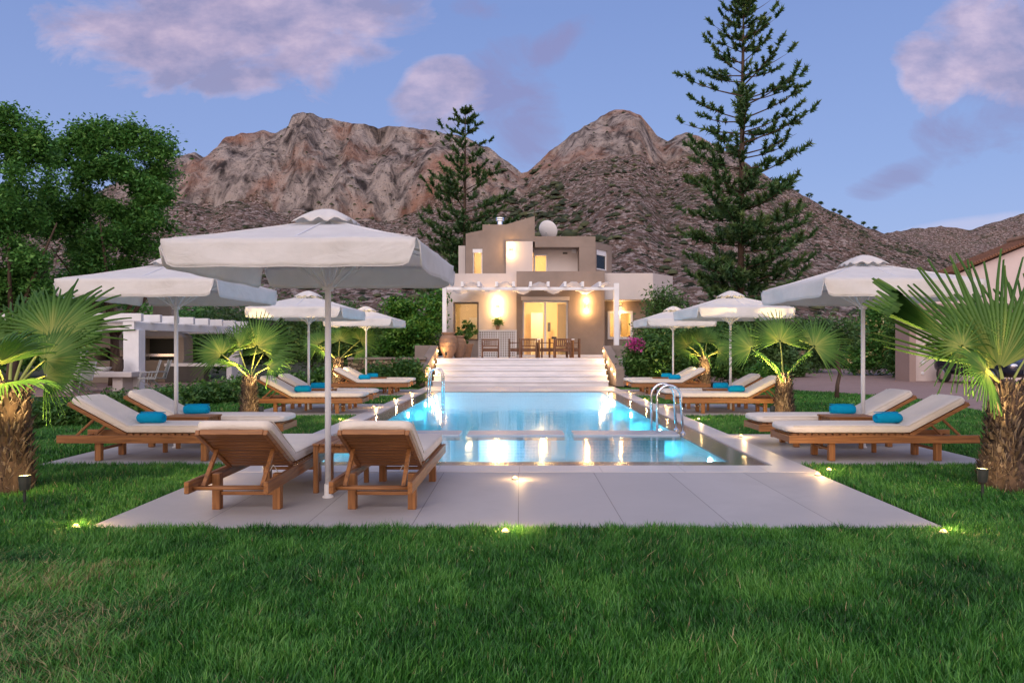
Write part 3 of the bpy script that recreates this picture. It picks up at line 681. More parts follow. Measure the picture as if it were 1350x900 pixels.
def make_umbrella():
    t = thing('patio_umbrella'); h = 1.0; ze, za = 2.19, 2.52
    mb = MB(); mb.tube([(0, 0, 0), (0, 0, 2.5)], .027, 20); mb.build('pole', M['white_paint'], t, smooth=True)
    mb = MB(); mb.lathe([(0, 0), (.05, 0), (.05, .012), (.034, .02), (.034, .12), (0, .12)], 20); mb.build('ground_sleeve', M['white_paint'], t)
    mb = MB(); mb.lathe([(.03, 1.86), (.05, 1.87), (.05, 1.92), (.03, 1.93)], 14); mb.build('runner', M['white_paint'], t)
    for k in range(8):
        a = PI/4*k; d = (h*1.0 if k % 2 == 0 else h*1.414)-.02
        mb = MB(); ex, ey = math.cos(a)*d, math.sin(a)*d
        mb.bar((math.cos(a)*.03, math.sin(a)*.03, za-.03), (ex, ey, ze-.02), .014, .022)
        rb = mb.build('rib', M['white_paint'], t)
        mb = MB(); mb.bar((math.cos(a)*.05, math.sin(a)*.05, 1.9), (ex*.5, ey*.5, (za+ze)/2-.04), .012, .018); mb.build('strut', M['white_paint'], rb)
    # canopy: four panels sagging between the ribs, valance with open rounded corners
    def zc(x, y):
        m_ = max(abs(x), abs(y)); o_ = min(abs(x), abs(y)); q = o_/m_ if m_ > 1e-6 else 0
        sag = math.sin(min(1, m_)*PI)*.022 + .006*(m_**2)*abs(math.sin(2*PI*q))
        return za-(za-ze)*m_ - sag + .005*math.sin(7*x+3*y)*m_*math.sin(PI*min(1, m_)) + .004*math.sin(11*y-5*x+1)*m_*math.sin(PI*min(1, m_))
    V = []; Fc = []; G = 33; idx = {}
    for i in range(G):
        for j in range(G):
            x = -h+2*h*i/(G-1); y = -h+2*h*j/(G-1)
            if max(abs(x), abs(y)) < .20: continue
            e = 1
            if max(abs(x), abs(y)) > .95:       # eave edge bows in between the ribs
                q = min(abs(x), abs(y)); bow = .022*abs(math.sin(PI*q/h)); e = 1-bow*.3
            idx[i, j] = len(V); V.append((x*e, y*e, zc(x, y)))
    for i in range(G-1):
        for j in range(G-1):
            qd = [(i, j), (i+1, j), (i+1, j+1), (i, j+1)]
            if all(p in idx for p in qd): Fc.append(tuple(idx[p] for p in qd))
    mb = MB(); mb.add(V, Fc); cn_ = mb.build('canopy', M['canopy'], t, smooth=True)
    sd = cn_.modifiers.new('cloth', 'SOLIDIFY'); sd.thickness = .003
    for sx, sy in ((1, 1), (1, -1), (-1, 1), (-1, -1)):
        mb = MB(); mb.tube([(sx*q_*h, sy*q_*h, zc(q_*h, q_*h)+.0015) for q_ in (.21, .4, .6, .8, .94)], .0035, 5); mb.build('seam', M['canopy'], cn_, smooth=True)
    gr = random.Random(3)
    for s in range(4):
        V = []; Fc = []; n = 41; mrow = 7; rot = Matrix.Rotation(s*PI/2, 3, 'Z'); ph = gr.random()*6
        for i in range(n):
            u = -1+2*i/(n-1); x = u*h*.995; bow = .0066*abs(math.sin(PI*abs(u)))
            d0 = .215; edge = (1-abs(u))*h
            r = .10; drop = d0 if edge > r else d0*(.30+.70*math.sqrt(max(0, 1-((r-edge)/r)**2)))
            drop *= 1 + .018*math.sin(u*2.4+ph)
            z0 = zc(u*h, h)
            for j in range(mrow):
                f_ = j/(mrow-1); fold = .004*f_*math.sin(u*11+ph)+.012*f_*math.sin(u*4.3+ph*2)+.010*math.sin(PI*f_)*math.sin(u*6+f_*3*(1 if u > 0 else -1)+ph)*abs(u)
                V.append(rot @ Vector((x, -(h*(1-bow))-.02*f_-fold*1.3, z0-drop*f_)))
        for i in range(n-1):
            for j in range(mrow-1): Fc.append((i*mrow+j, (i+1)*mrow+j, (i+1)*mrow+j+1, i*mrow+j+1))
        mb = MB(); mb.add(V, Fc); o = mb.build('valance', M['canopy'], t, smooth=True); sd = o.modifiers.new('cloth', 'SOLIDIFY'); sd.thickness = .0025
        mb = MB(); mb.tube([V[i*mrow+mrow-1] for i in range(n)], .0045, 6); mb.build('hem', M['canopy'], o, smooth=True)
    # vent cap with scalloped rim
    V = [(0, 0, 2.60)]; Fc = []; n = 64; rings = 6
    for k in range(1, rings+1):
        f_ = k/rings
        for i in range(n):
            a = 2*PI*i/n; c_, s_ = math.cos(a), math.sin(a); sq = 1/max(abs(c_), abs(s_)); r = .262*f_*(sq*.8+.2)
            wob = .019*f_**3*math.cos(12*a)
            V.append((c_*r, s_*r, 2.60-.135*f_**1.6+wob))
    for i in range(n):
        Fc.append((0, 1+i, 1+(i+1) % n))
        for k in range(rings-1): Fc.append((1+k*n+i, 1+(k+1)*n+i, 1+(k+1)*n+(i+1) % n, 1+k*n+(i+1) % n))
    mb = MB(); mb.add(V, Fc); o = mb.build('vent_cap', M['canopy'], t, smooth=True); sd = o.modifiers.new('cloth', 'SOLIDIFY'); sd.thickness = .003
    return t
protoL, protoT, protoW, protoU = make_lounger(), make_table(), make_towel(), make_umbrella()
used = set()
def place(proto, loc, rz, label, cat, group):
    o = proto if proto.name not in used else copy_tree(proto); used.add(proto.name)
    o.location = loc; o.rotation_euler = (0, 0, rz); return tag(o, label, cat, group)
GL = 'wooden sun loungers set round the pool'; GU = 'square white parasols round the pool'; GT = 'low wooden tables between the loungers'; GW = 'rolled turquoise towels on the loungers'
rows = [('nearest', 9.0, 10.22), ('middle', 15.25, 16.4), ('farthest', 21.3, 22.4)]
dk = {'nearest': 'nearest the camera', 'middle': 'in the middle of the row', 'farthest': 'farthest away by the house steps'}
for side, s in (('right', 1), ('left', -1)):
    for nm, ya, yb in rows:
        for which, y in (('front', ya), ('rear', yb)):
            jit = random.Random(int(y*10)+s).uniform(-.02, .02)
            wh = 'the one in front' if which == 'front' else 'the one behind its twin'
            place(protoL, (s*4.34+jit, y, 0), (0 if s > 0 else PI)+R(random.Random(y+s).uniform(-1.2, 1.2)),
                  f'teak lounger {side} of the pool, {nm} pair, {wh}', 'sun lounger', GL)
            ty = y + (-.05 if which == 'front' else -.02); a_ = .17 if s > 0 else -.14
            place(protoW, (s*4.50, ty, .424), a_ if which == 'front' else -a_, f'turquoise towel roll on the {which} lounger, {nm} pair {side} of the pool', 'towel', GW)
        ty = (ya+yb)/2+.01
        place(protoT, (s*4.30, ty, 0), 0, f'small teak table between the {nm} pair of loungers {side} of the pool', 'side table', GT)
        place(protoU, (s*4.64, (ya+yb)/2+.28, 0), R(2.5*s), f'white square parasol over the {nm} pair of loungers {side} of the pool', 'parasol', GU)
place(protoU, (-1.73, 6.61, 0), R(-3), 'nearest white parasol, between the two loungers seen from behind', 'parasol', GU)
place(protoL, (-2.29, 6.81, 0), -PI/2+R(.8), 'teak lounger at the front seen from behind, left of the parasol pole', 'sun lounger', GL)
place(protoL, (-1.14, 6.81, 0), -PI/2-R(.8), 'teak lounger at the front seen from behind, right of the parasol pole', 'sun lounger', GL)
place(protoT, (-1.715, 7.08, 0), PI/2, 'small teak table behind the front parasol pole between the loungers seen from behind', 'side table', GT)

# ================================================================== little spotlights set in the paving edge and turf
def make_spot():
    t = thing('ground_spotlight')
    mb = MB(); mb.lathe([(0, -.03), (.030, -.03), (.034, .0), (.034, .014), (.026, .018), (.026, .014), (0, .014)], 16); mb.build('housing', M['grey'], t)
    mb = MB(); mb.lathe([(0, .0145), (.024, .0145), (.022, .024), (.012, .034), (0, .037)], 14); mb.build('lens', M['warm_emit'], t)
    light('POINT', (0, 0, .075), 1.1, (1, .62, .26), .018, t); return t
spots = [(100, 691, 'in the lawn off the front left corner of the deck', 1), (666, 697, 'in the lawn at the middle of the front deck edge', 1), (1244, 698, 'in the lawn off the front right corner of the deck', 1),
 (679, 628, 'in the front deck just before the white coping', 0), (1078, 623, 'at the right corner where coping, deck and lawn meet', 0), (264, 628, 'at the left edge of the deck behind a lounger rail', 0),
 (1093, 617, 'in the turf beside the nearest right lounger terrace', 1),
 (386, 575, 'left of the pool at the near end of the first turf strip', 0), (448, 552, 'left of the pool at the far end of the first turf strip', 0), (493, 535, 'left of the pool at the near end of the second turf strip', 0), (520, 525.5, 'left of the pool at the far end of the second turf strip', 0), (541, 517, 'left of the pool by the far ladder', 0),
 (977, 573, 'right of the pool at the near end of the first turf strip', 1), (921, 551, 'right of the pool at the far end of the first turf strip', 0), (877, 534, 'right of the pool at the near end of the second turf strip', 0), (850, 525.5, 'right of the pool at the far end of the second turf strip', 0), (829, 516, 'right of the pool before the planter by the steps', 0)]
ps = make_spot()
for px, py, lb, strong in spots:
    Y = (H-.03)*F/(py-CY); o = place(ps, (wx(px, Y), Y, 0), 0, 'ground spotlight '+lb, 'garden light', 'small ground spotlights round the deck')
    if strong:
        for ch in o.children:
            if ch.type == 'LIGHT': d = ch.data.copy(); d.energy = 4.5; ch.data = d; ch.location.z = .10; ch.location.x = .05
def spike(loc, rz, label, power, tilt=35, reach=(1, .68, .27)):
    t = thing('spike_spotlight', loc, rz, label, 'garden light', 'spike spotlights lighting the plants')
    mb = MB(); mb.tube([(0, 0, -.05), (0, 0, .14)], .012, 8); mb.build('stake', M['dark'], t)
    Mt = Matrix.Translation((0, 0, .17)) @ Matrix.Rotation(R(tilt), 4, 'Y')
    mb = MB(); mb.lathe([(0, -.06), (.038, -.055), (.045, .0), (.048, .07), (.040, .07), (.038, .05), (0, .05)], 18); mb.v = [Mt @ Vector(p) for p in mb.v]; mb.build('lamp_head', M['dark'], t, smooth=False)
    mb = MB(); mb.lathe([(0, .052), (.036, .052), (.03, .06), (0, .064)], 16); mb.v = [Mt @ Vector(p) for p in mb.v]; mb.build('lens', M['warm_emit'], t)
    light('SPOT', Mt @ Vector((0, 0, .085)), power, reach, .03, t, rot=(0, PI-0, 0), spot=95, blend=.7).rotation_euler = Euler((0, PI+R(tilt), 0))
    light('POINT', Mt @ Vector((0, 0, .10)), power*.04, reach, .02, t); return t

# ================================================================== fan palms
def make_fan(name, hub, d, nrm, r, nseg, spread, mat, parent, rs, split=.55, droop=.25, fold=.032, curl=0, wf=1.0):
    """a fan leaf: folded segments joined round the hub, free drooping tips; two-sided strip per segment"""
    d = Vector(d).normalized(); nrm = Vector(nrm); nrm = (nrm-d*nrm.dot(d)).normalized(); side = d.cross(nrm)
    g = random.Random(rs); V = []; Fc = []; A = []; hub = Vector(hub); da = R(spread)*2/nseg
    st = (.04, .25, split, .72, .87, 1.0)
    for k in range(nseg):
        a = -R(spread)+da*(k+.5); L_ = r*(.80+.20*math.cos(a*.75))*g.uniform(.9, 1.05); dr = droop*g.uniform(.6, 1.5); tw = g.gauss(0, .05); sh = g.random()
        base = len(V)
        for q in st:
            wloc = wf* math.tan(da/2)*q*L_*1.04 if q <= split else math.tan(da/2)*split*L_*max(.04, (1-(q-split)/(1-split))**.8)*.92
            aa = a + tw*max(0, q-split)*2
            c_ = d*math.cos(aa)+side*math.sin(aa); s_ = -d*math.sin(aa)+side*math.cos(aa)
            p = hub + c_*(q*L_) + nrm*(-.10*L_*q*q*math.cos(a*.5)*(1+curl)) + Vector((0, 0, -1))*(dr*L_*max(0, q-.3)**2.2)
            fl = fold*min(1, q*2)*r
            V += [p-s_*wloc, p+nrm*fl, p+s_*wloc]; A += [min(1, .10+.30*sh+.15*g.random()+.62*max(0, 1-q*1.5)**1.2)]*3  # yellower towards the hub: leaf's own tint plus uplight painted in
            if q == 1.0: A[-3:] = [min(1, .35+.4*sh)]*3
        for i in range(len(st)-1):
            b = base+i*3; Fc += [(b, b+1, b+4, b+3), (b+1, b+2, b+5, b+4)]
    return arrmesh(name, np.array([tuple(p) for p in V]), [np.array(Fc)], mat, parent, np.array(A))
def palm(x, y, h, rt, rb, fronds, label, seed, light_pow=0, lx=0, ly=0):
    t = thing('fan_palm', (x, y, 0), 0, label, 'palm tree', 'young fan palms round the pool'); g = random.Random(seed)
    mb = MB(); prof = []; nh = 9
    for i in range(nh): f_ = i/(nh-1); prof.append((rb*(1-f_)**1.0+rt*f_ + .03*math.sin(f_*9), f_*h-.05))
    mb.lathe([(0, -.05)]+prof+[(rt*.5, h+.06), (0, h+.07)], 18); tk = mb.build('trunk', M['bark_warm'], t, smooth=True)
    # leaf bases and fibres up the trunk
    V = []; Fc = []; A = []; ns = int(420*h/.9*(rb/.2)**.5)
    for k in range(ns):
        a = k*2.39996+g.gauss(0, .1); z = .0+(k/ns)*h; f_ = z/h; r = rb*(1-f_)+rt*f_; c_, s_ = math.cos(a), math.sin(a)
        ln = g.uniform(.05, .12)*(.6+rb*1.8); wd = g.uniform(.008, .020)*(.7+rb*2); out_ = g.uniform(.15, .8)
        p0 = Vector((c_*r*.93, s_*r*.93, z)); tg = Vector((-s_, c_, 0)); rad = Vector((c_, s_, 0))
        p1 = p0+rad*(ln*out_*.6)+Vector((0, 0, ln*.7))+tg*g.gauss(0, .01); p2 = p1+rad*(ln*out_*.5)+Vector((0, 0, ln*.3))
        b = len(V); V += [p0-tg*wd, p0+rad*.012, p0+tg*wd, p1-tg*wd*.8, p1+rad*.015, p1+tg*wd*.8, p2-tg*wd*.35, p2+tg*wd*.35]
        Fc += [(b, b+1, b+4, b+3), (b+1, b+2, b+5, b+4), (b+3, b+4, b+7, b+6), (b+4, b+5, b+7, b+7)][:3]
        A += [g.random()]*8
    arrmesh('leaf_bases', np.array([tuple(p) for p in V]), [np.array(Fc)], M['dry_leaf'], t, np.array(A))
    V = []; Fc = []; A = []
    for k in range(int(900*rb/.2)):
        a = g.uniform(0, 2*PI); z = g.uniform(0, h*.98); f_ = z/h; r = rb*(1-f_)+rt*f_+.02; c_, s_ = math.cos(a), math.sin(a); ln = g.uniform(.05, .16)*(.6+rb*2)
        p0 = Vector((c_*r, s_*r, z)); dv = (Vector((c_, s_, 0))*g.uniform(.1, .8)+Vector((-s_, c_, 0))*g.gauss(0, .5)+Vector((0, 0, g.gauss(.2, .7)))).normalized()*ln; tg = Vector((-s_, c_, 0))*.004
        b = len(V); V += [p0-tg, p0+tg, p0+dv]; Fc.append((b, b+1, b+2)); A += [g.random()]*3
    arrmesh('fibres', np.array([tuple(p) for p in V]), [np.array(Fc)], M['dry_leaf'], t, np.array(A))
    for (az, el, pl, r, spread, face, dr) in fronds:
        ca, sa, ce, se = math.cos(R(az)), math.sin(R(az)), math.cos(R(el)), math.sin(R(el))
        d0 = Vector((ca*ce, sa*ce, se)); p0 = Vector((ca*rt*.45, sa*rt*.45, h)); up_ = Vector((0, 0, 1)); pts = []
        for i in range(7):
            f_ = i/6; pts.append(p0+d0*(pl*f_)+Vector((ca, sa, -.35))*(.10*pl*f_*f_))
        mb = MB(); mb.tube(pts, [.016*(1-.45*i/6)*(.6+pl*.8) for i in range(7)], 7); fr = mb.build('frond_stalk', M['petiole'], t, smooth=True)
        dd = (pts[-1]-pts[-2]).normalized(); nn = Vector(face) if face else up_
        make_fan('fan_leaf', pts[-1], dd, nn, r, 38 if 20 < spread < 140 else (9 if spread < 20 else 30), spread, M['palm'], fr, g.random(), droop=dr, split=.5 if 20 < spread < 140 else (.8 if spread < 20 else .25), wf=1 if spread < 140 else 1.2)
    return t
toCam = (-.1, -1, .35)
def crown(g, n, pl, r, el0=10, el1=80):
    fr = []
    for k in range(n):
        az = k*137.5+g.uniform(-15, 15); el = el0+(el1-el0)*((k+.5)/n); fr.append((az, el, pl*g.uniform(.85, 1.1), r*g.uniform(.85, 1.1), g.uniform(95, 125), None, g.uniform(.2, .5)))
    return fr
g1 = random.Random(21)
palm(-5.28, 14.3, .78, .10, .17, [(60, 62, .55, .80, 115, (-.2, -1, .3), .15), (75, 78, .62, .85, 110, (.15, -1, .2), .12), (185, 48, .62, .66, 100, (.1, -.9, .6), .25), (150, 70, .6, .6, 95, (-.4, -1, .2), .2), (10, 35, .35, .5, 110, (0, -.6, 1), .5), (250, 40, .35, .45, 100, (0, -.3, 1), .5)],
     'fan palm left of the pool between the nearest and middle lounger pairs', 31)
palm(-5.55, 22.4, 1.0, .12, .20, [(170, 42, .7, .75, 105, (.2, -1, .3), .2), (95, 75, .6, .85, 110, (0, -1, .2), .15), (20, 48, .8, .8, 110, (-.2, -1, .35), .2), (0, 25, .5, .6, 105, (0, -.5, 1), .5), (220, 35, .5, .6, 105, (0, -.4, 1), .5)],
     'fan palm left of the pool in front of the farthest parasol, near the stone wall', 32)
palm(5.22, 14.45, .78, .11, .19, [(160, 50, .75, .72, 105, (.25, -1, .3), .2), (95, 85, .72, .72, 110, (0, -1, .15), .12), (18, 47, .85, .85, 110, (-.25, -1, .3), .2), (215, 45, .4, .5, 100, (0, -.5, 1), .6), (300, 55, .35, .45, 100, (.1, -.5, 1), .6)],
     'fan palm right of the pool with three long upright fronds, between lounger pairs', 33)
palm(5.70, 22.6, 1.05, .13, .19, [(165, 45, .55, .75, 105, (.25, -1, .35), .25), (60, 70, .55, .75, 110, (0, -1, .2), .2), (120, 75, .5, .6, 110, (0, -1, .2), .2), (10, 30, .5, .7, 110, (-.2, -.9, .5), .3), (200, 20, .4, .55, 105, (0, -.4, 1), .5), (250, 35, .4, .6, 105, (0, -.8, .6), .4), (320, 25, .4, .6, 105, (0, -.8, .7), .4)],
     'short bushy fan palm right of the pool by the farthest lounger pair', 34)
palm(4.74, 7.12, .98, .10, .24, [(180, 50, .52, .50, 150, (.25, -1, .15), .5), (178, 47, .54, 1.0, 13, (.5, -1, .2), .02), (120, 87, .16, 1.25, 72, (-.1, -1, .12), .02), (15, 60, .35, .9, 95, (-.1, -1, .2), .1), (330, 30, .4, .6, 100, (0, -.8, .7), .4), (200, 35, .25, .45, 110, (.1, -.8, .7), .5), (85, 70, .4, .8, 100, (0, -1, .2), .2)],
     'large fan palm at the right edge of the photo with a shaggy trunk', 35)
palm(-4.76, 6.82, .98, .15, .19, [(12, 28, .24, .48, 100, (.1, -.9, .65), .35), (30, 55, .32, .56, 95, (-.1, -1, .35), .12), (300, 10, .3, .50, 110, (.2, -.7, .9), .45), (90, 70, .45, .8, 105, (0, -1, .2), .2), (120, 60, .5, .8, 105, (0, -1, .3), .2), (165, 42, .5, .75, 108, (0, -.8, .6), .3), (290, 45, .3, .6, 110, (0, -.7, .8), .4), (230, 40, .4, .6, 110, (0, -.5, 1), .4), (50, 65, .55, .75, 105, (0, -1, .3), .2)],
     'large fan palm at the left edge of the photo with a thick trunk', 36)
spike((-4.30, 6.36, 0), R(138), 'spike spotlight at the foot of the large palm at the left edge', 280, 4)
spike((4.25, 6.72, 0), R(42), 'spike spotlight at the foot of the large palm at the right edge', 280, 4)
spike((-4.85, 13.75, 0), R(130), 'spike spotlight at the foot of the palm behind the nearest left loungers', 700, 12)
spike((4.80, 13.9, 0), R(50), 'spike spotlight at the foot of the palm behind the nearest right loungers', 700, 12)
spike((-5.62, 21.9, 0), R(82), 'spike spotlight at the foot of the palm by the farthest left loungers', 480, 14)
spike((5.66, 21.95, 0), R(88), 'spike spotlight at the foot of the palm by the farthest right loungers', 420, 14)
# ================================================================== villa
TZ = .95                                     # terrace floor
Yw = 31.0; U = 33.5
mb = MB()
for k in range(5): pass
# terrace platform, steps, cheek walls
mb = MB(); mb.box(-3.7, 4.02, 27.3, 40, -.1, TZ-.003); tag(mb.build('terrace_floor', M['marble']), kind='structure')
st = thing('garden_steps', (0, 25.5, 0), 0, 'five broad white marble steps climbing from the pool to the terrace', 'steps')
for k in range(5):
    mb = MB(); z1 = .19*(k+1)+(.002 if k == 4 else 0); mb.box(-3.03, 3.10, .35*k+.035, 1.39 if k < 4 else 1.75, .19*k+.001, z1-.045); s_ = mb.build('step', M['marble'], st)
    mb = MB(); mb.box(-3.05, 3.12, .35*k-.03, (.35*k+.36 if k < 4 else 1.8), z1-.044, z1); mb.build('tread', M['marble'], s_, bevel=.006)
def strip(x, y, z): pass
for s, lab in ((-1, 'left'), (1, 'right')):
    x0 = s*3.13 if s > 0 else -3.06
    t = thing('stair_wall', (x0, 26.4, 0), 0, f'taupe wall flanking the white steps on the {lab}', 'wall', 'walls beside the steps')
    mb = MB(); vs = []
    for (yy, zz) in ((-.95, .62), (1.15, 1.42)):
        for xx in (0, .30):
            fl = s*(xx+(.22 if yy < 0 else 0)); vs += [(fl, yy, 0), (fl, yy, zz)]
    mb.add(vs, [(0, 1, 3, 2), (4, 6, 7, 5), (0, 4, 5, 1), (2, 3, 7, 6), (1, 5, 7, 3), (0, 2, 6, 4)]); mb.build('wall_body', M['taupe'], t, bevel=.01)
    for q, (yy, zz) in enumerate(((-.75, .42), (-.3, .58), (.35, .82), (1.0, 1.22))):
        xx = s*(-.012+(.22*(1-(yy+.95)/2.1)))
        mb = MB(); mb.box(xx-.02, xx+.02, yy-.05, yy+.05, zz-.035, zz+.035); o = mb.build('step_lamp', M['warm_emit_soft'], t, bevel=.01)
        light('POINT', (xx-s*.12, yy-.12, zz), 10, (1, .62, .28), .05, t)
    # planter block with dry stone base
    if s > 0: xa, xb = wx(806, 27.6), wx(825.5, 27.6)
    else: xa, xb = wx(547, 27.6), wx(574, 27.6)
    t = thing('stone_pier', ((xa+xb)/2, 27.9, 0), 0, f'taupe block on a dry stone base at the {lab} top of the steps', 'pier', 'piers at the top of the steps')
    hw = (xb-xa)/2; mb = MB(); mb.box(-hw, hw, -.35, .6, .93 if s > 0 else .93, 1.43); mb.build('cap_block', M['taupe'], t, bevel=.012)
    mb = MB(); mb.box(-hw+.06, hw-.03, -.30, .55, -.05, .929); mb.build('stone_base', M['dry_stone'] if s > 0 else M['taupe'], t)

house = thing('villa', (0, 34, TZ), 0, 'two storey taupe and white modern villa with lit windows above the steps', 'house')
ho = Vector((0, -34, -TZ))
def hb(mb, name, mat, parent=None, **k): return mb.build(name, mat, parent or house, loc=ho if parent is None else None, **k)
def wall(name, mat, px0, px1, z0, z1, Y, th, holes=()):
    """front wall with real openings; holes (px0, px1, z0, z1)"""
    x0, x1 = wx(px0, Y), wx(px1, Y); hs = [(wx(a, Y), wx(b, Y), c, d) for a, b, c, d in holes]
    xs = sorted({x0, x1, *[h[0] for h in hs], *[h[1] for h in hs]}); mb = MB()
    for i in range(len(xs)-1):
        a, b = xs[i], xs[i+1]; cx = (a+b)/2; hh = [h for h in hs if h[0] < cx < h[1]]; z = z0
        for h in sorted(hh, key=lambda q: q[2]):
            if h[2] > z+.001: mb.box(a, b, Y, Y+th, z, h[2])
            z = h[3]
        if z < z1: mb.box(a, b, Y, Y+th, z, z1)
    return hb(mb, name, mat)
def window(px0, px1, z0, z1, Y, inset, frame=.06, mull=(), mat='white_paint', name='window', room=None, sill=True, bars=None):
    x0, x1 = wx(px0, Y)+.002, wx(px1, Y)-.002; y = Y+inset; mb = MB(); fr = frame
    z0 += .002; z1 -= .002
    mb.box(x0, x1, y, y+.07, z1-fr, z1); mb.box(x0, x1, y, y+.07, z0, z0+fr)
    mb.box(x0, x0+fr, y, y+.07, z0+fr, z1-fr); mb.box(x1-fr, x1, y, y+.07, z0+fr, z1-fr)
    for q in mull:
        xm = x0+(x1-x0)*q; mb.box(xm-fr*.6, xm+fr*.6, y-.005, y+.065, z0+fr, z1-fr)
    f = hb(mb, name, M[mat], None)
    mb = MB(); mb.box(x0+fr, x1-fr, y+.03, y+.036, z0+fr, z1-fr); p = mb.build('pane', M['glass'], f)
    return x0, x1, y
def room(px0, px1, z0, z1, Y, depth, power, color=(1, .66, .30), mat='wall_interior'):
    x0, x1 = wx(px0, Y), wx(px1, Y); a = Y+.34; mb = MB(); b = a+depth; e = .05
    mb.box(x0, x1, b, b+e, z0, z1); mb.box(x0-e, x0, a, b, z0, z1); mb.box(x1, x1+e, a, b, z0, z1); mb.box(x0, x1, a, b, z0-e, z0); mb.box(x0, x1, a, b, z1, z1+e)
    hb(mb, 'room', M[mat]); light('POINT', (wx((px0+px1)/2, Y), (a+b)/2-34, z1-.45-TZ), power, color, .15, house)
zf = lambda py, Y: wz(py, Y)
GZ = TZ
# ground floor, left section
wall('wall', M['cream'], 583, 680.8, GZ, zf(360.5, Yw), Yw, .3, [(597.5, 631, zf(449, Yw), zf(398, Yw))])
window(597.5, 631, zf(449, Yw), zf(398, Yw), Yw, .2, .07, mull=(), mat='taupe'); room(590, 640, zf(468, Yw), zf(392, Yw), Yw, 2.5, 24)
mb = MB(); x0, x1 = wx(613, Yw), wx(629, Yw); hb(mb.box(x0, x1, Yw+2.80, Yw+2.83, zf(445, Yw), zf(415, Yw)), 'wall_picture', M['canopy'])
# ground floor, projecting taupe section with the glazed door
Yt = Yw-.12
wall('wall', M['taupe'], 680.9, 797, GZ, zf(357.5, Yt), Yt, .3, [(689, 749, GZ, zf(396, Yt))])
x0, x1, y = window(689, 749, GZ+.01, zf(396, Yt), Yt, .16, .07, mull=(.5,), name='glazed_door'); room(682, 756, GZ, zf(390, Yw), Yt+.1, 3.6, 135)
mb = MB(); V = []; Fc = []
for i in range(60):
    xx = wx(735, Yt+.5)+(wx(747, Yt+.5)-wx(735, Yt+.5))*i/59; yy = Yt+.62+.04*math.sin(i*1.15); V += [(xx, yy, GZ+.03), (xx, yy, zf(399, Yt))]
mb.add(V, [(2*i, 2*i+2, 2*i+3, 2*i+1) for i in range(59)]); o = hb(mb, 'curtain', M['curtain'], smooth=True)
mb = MB(); hb(mb.box(wx(722, 34.2), wx(726, 34.2), 34.3, 34.34, zf(437, 34.2), zf(425, 34.2)), 'wall_picture', M['dark'])
mb = MB(); hb(mb.box(wx(700, 34.2), wx(716, 34.2), 34.36, 34.39, GZ, zf(412, 34.2)), 'inner_door', M['white_paint'], bevel=.01)
mb = MB(); mb.box(wx(689, Yt)-.06, wx(749, Yt)+.06, Yt-.02, Yt+.0, zf(396, Yt)+.002, zf(391, Yt)); hb(mb, 'lintel', M['cream'])
mb = MB(); mb.box(wx(680.9, Yt), wx(797, Yt), Yt-.03, Yt-.001, GZ+.0, GZ+.10); hb(mb, 'plinth', M['marble'])
# right wing
Yr = 32.2
wall('wall', M['taupe'], 794, 852, 0.0, zf(396, Yr), Yr, .3, [(801, 834, zf(447, Yr), zf(410, Yr))])
window(801, 834, zf(447, Yr), zf(410, Yr), Yr, -.03, .10, mull=(.46,)); room(799, 838, zf(455, Yr), zf(404, Yr), Yr, 2.2, 38)
mb = MB(); hb(mb.box(wx(822, Yr), wx(829, Yr), Yr+2.42, Yr+2.46, zf(436, Yr), zf(420, Yr)), 'wall_picture', M['dark'])
# overhanging pale parapets
mb = MB(); za, zb = zf(395, Yw+.2), zf(360, Yw+.2)
xa, xb = wx(797, Yw+.2)+.002, wx(861, Yw+.2); mb.slab([(xa, Yw+.2), (xb, Yw+.2), (wx(887, 32.6), 32.6), (wx(887, 32.6), 41), (xa, 41)], za, zb); hb(mb, 'parapet', M['cream'], bevel=.01)
mb = MB(); mb.box(wx(583, Yw), wx(797, Yw), Yw+.31, 41, zf(378, Yw), zf(366, Yw)); hb(mb, 'roof', M['cream'])
mb = MB(); mb.box(wx(583, Yw), wx(583, Yw)+.3, Yw+.31, 41, GZ, zf(378, Yw)-.002); mb.box(wx(852, Yr)-.3, wx(852, Yr), Yr+.31, 41, 0, za-.002); mb.box(wx(583, Yw)+.31, wx(852, Yr)-.31, 40.7, 41, GZ, zf(379, Yw)); hb(mb, 'wall', M['cream'])
# upper storey
zr = zf(368, U)
P = lambda pts, Y: [(wx(a, Y), zf(b, Y)) for a, b in pts]
mb = MB()
zt = zf(328, U); zs = zf(360.5, U)
mb.prism([(wx(614, U), zr), (wx(623, U), zr), (wx(623, U), zf(306, U)), (wx(614, U), zf(308, U))], U, U+.3)
mb.prism([(wx(623, U), zf(327.5, U)), (wx(636, U), zf(327.5, U)), (wx(636, U), zf(303.5, U)), (wx(623, U), zf(306, U))], U, U+.3)
mb.prism([(wx(636, U), zr), (wx(667, U), zr), (wx(667, U), zf(296, U)), (wx(636, U), zf(296, U))], U, U+.3)
mb.prism([(wx(667, U), zf(318.5, U)), (wx(705, U), zf(318.5, U)), (wx(705, U), zf(284.7, U)), (wx(667, U), zf(296, U))], U, U+.3)
hb(mb, 'upper_wall', M['taupe'])
mb = MB(); mb.box(wx(614, U), wx(705, U), U+.31, 39, zr, zf(308, U)); mb.box(wx(690, U), wx(705, U), U+.31, 35.5, zf(308, U), zf(286, U)); mb.v = [v_ for v_ in mb.v]
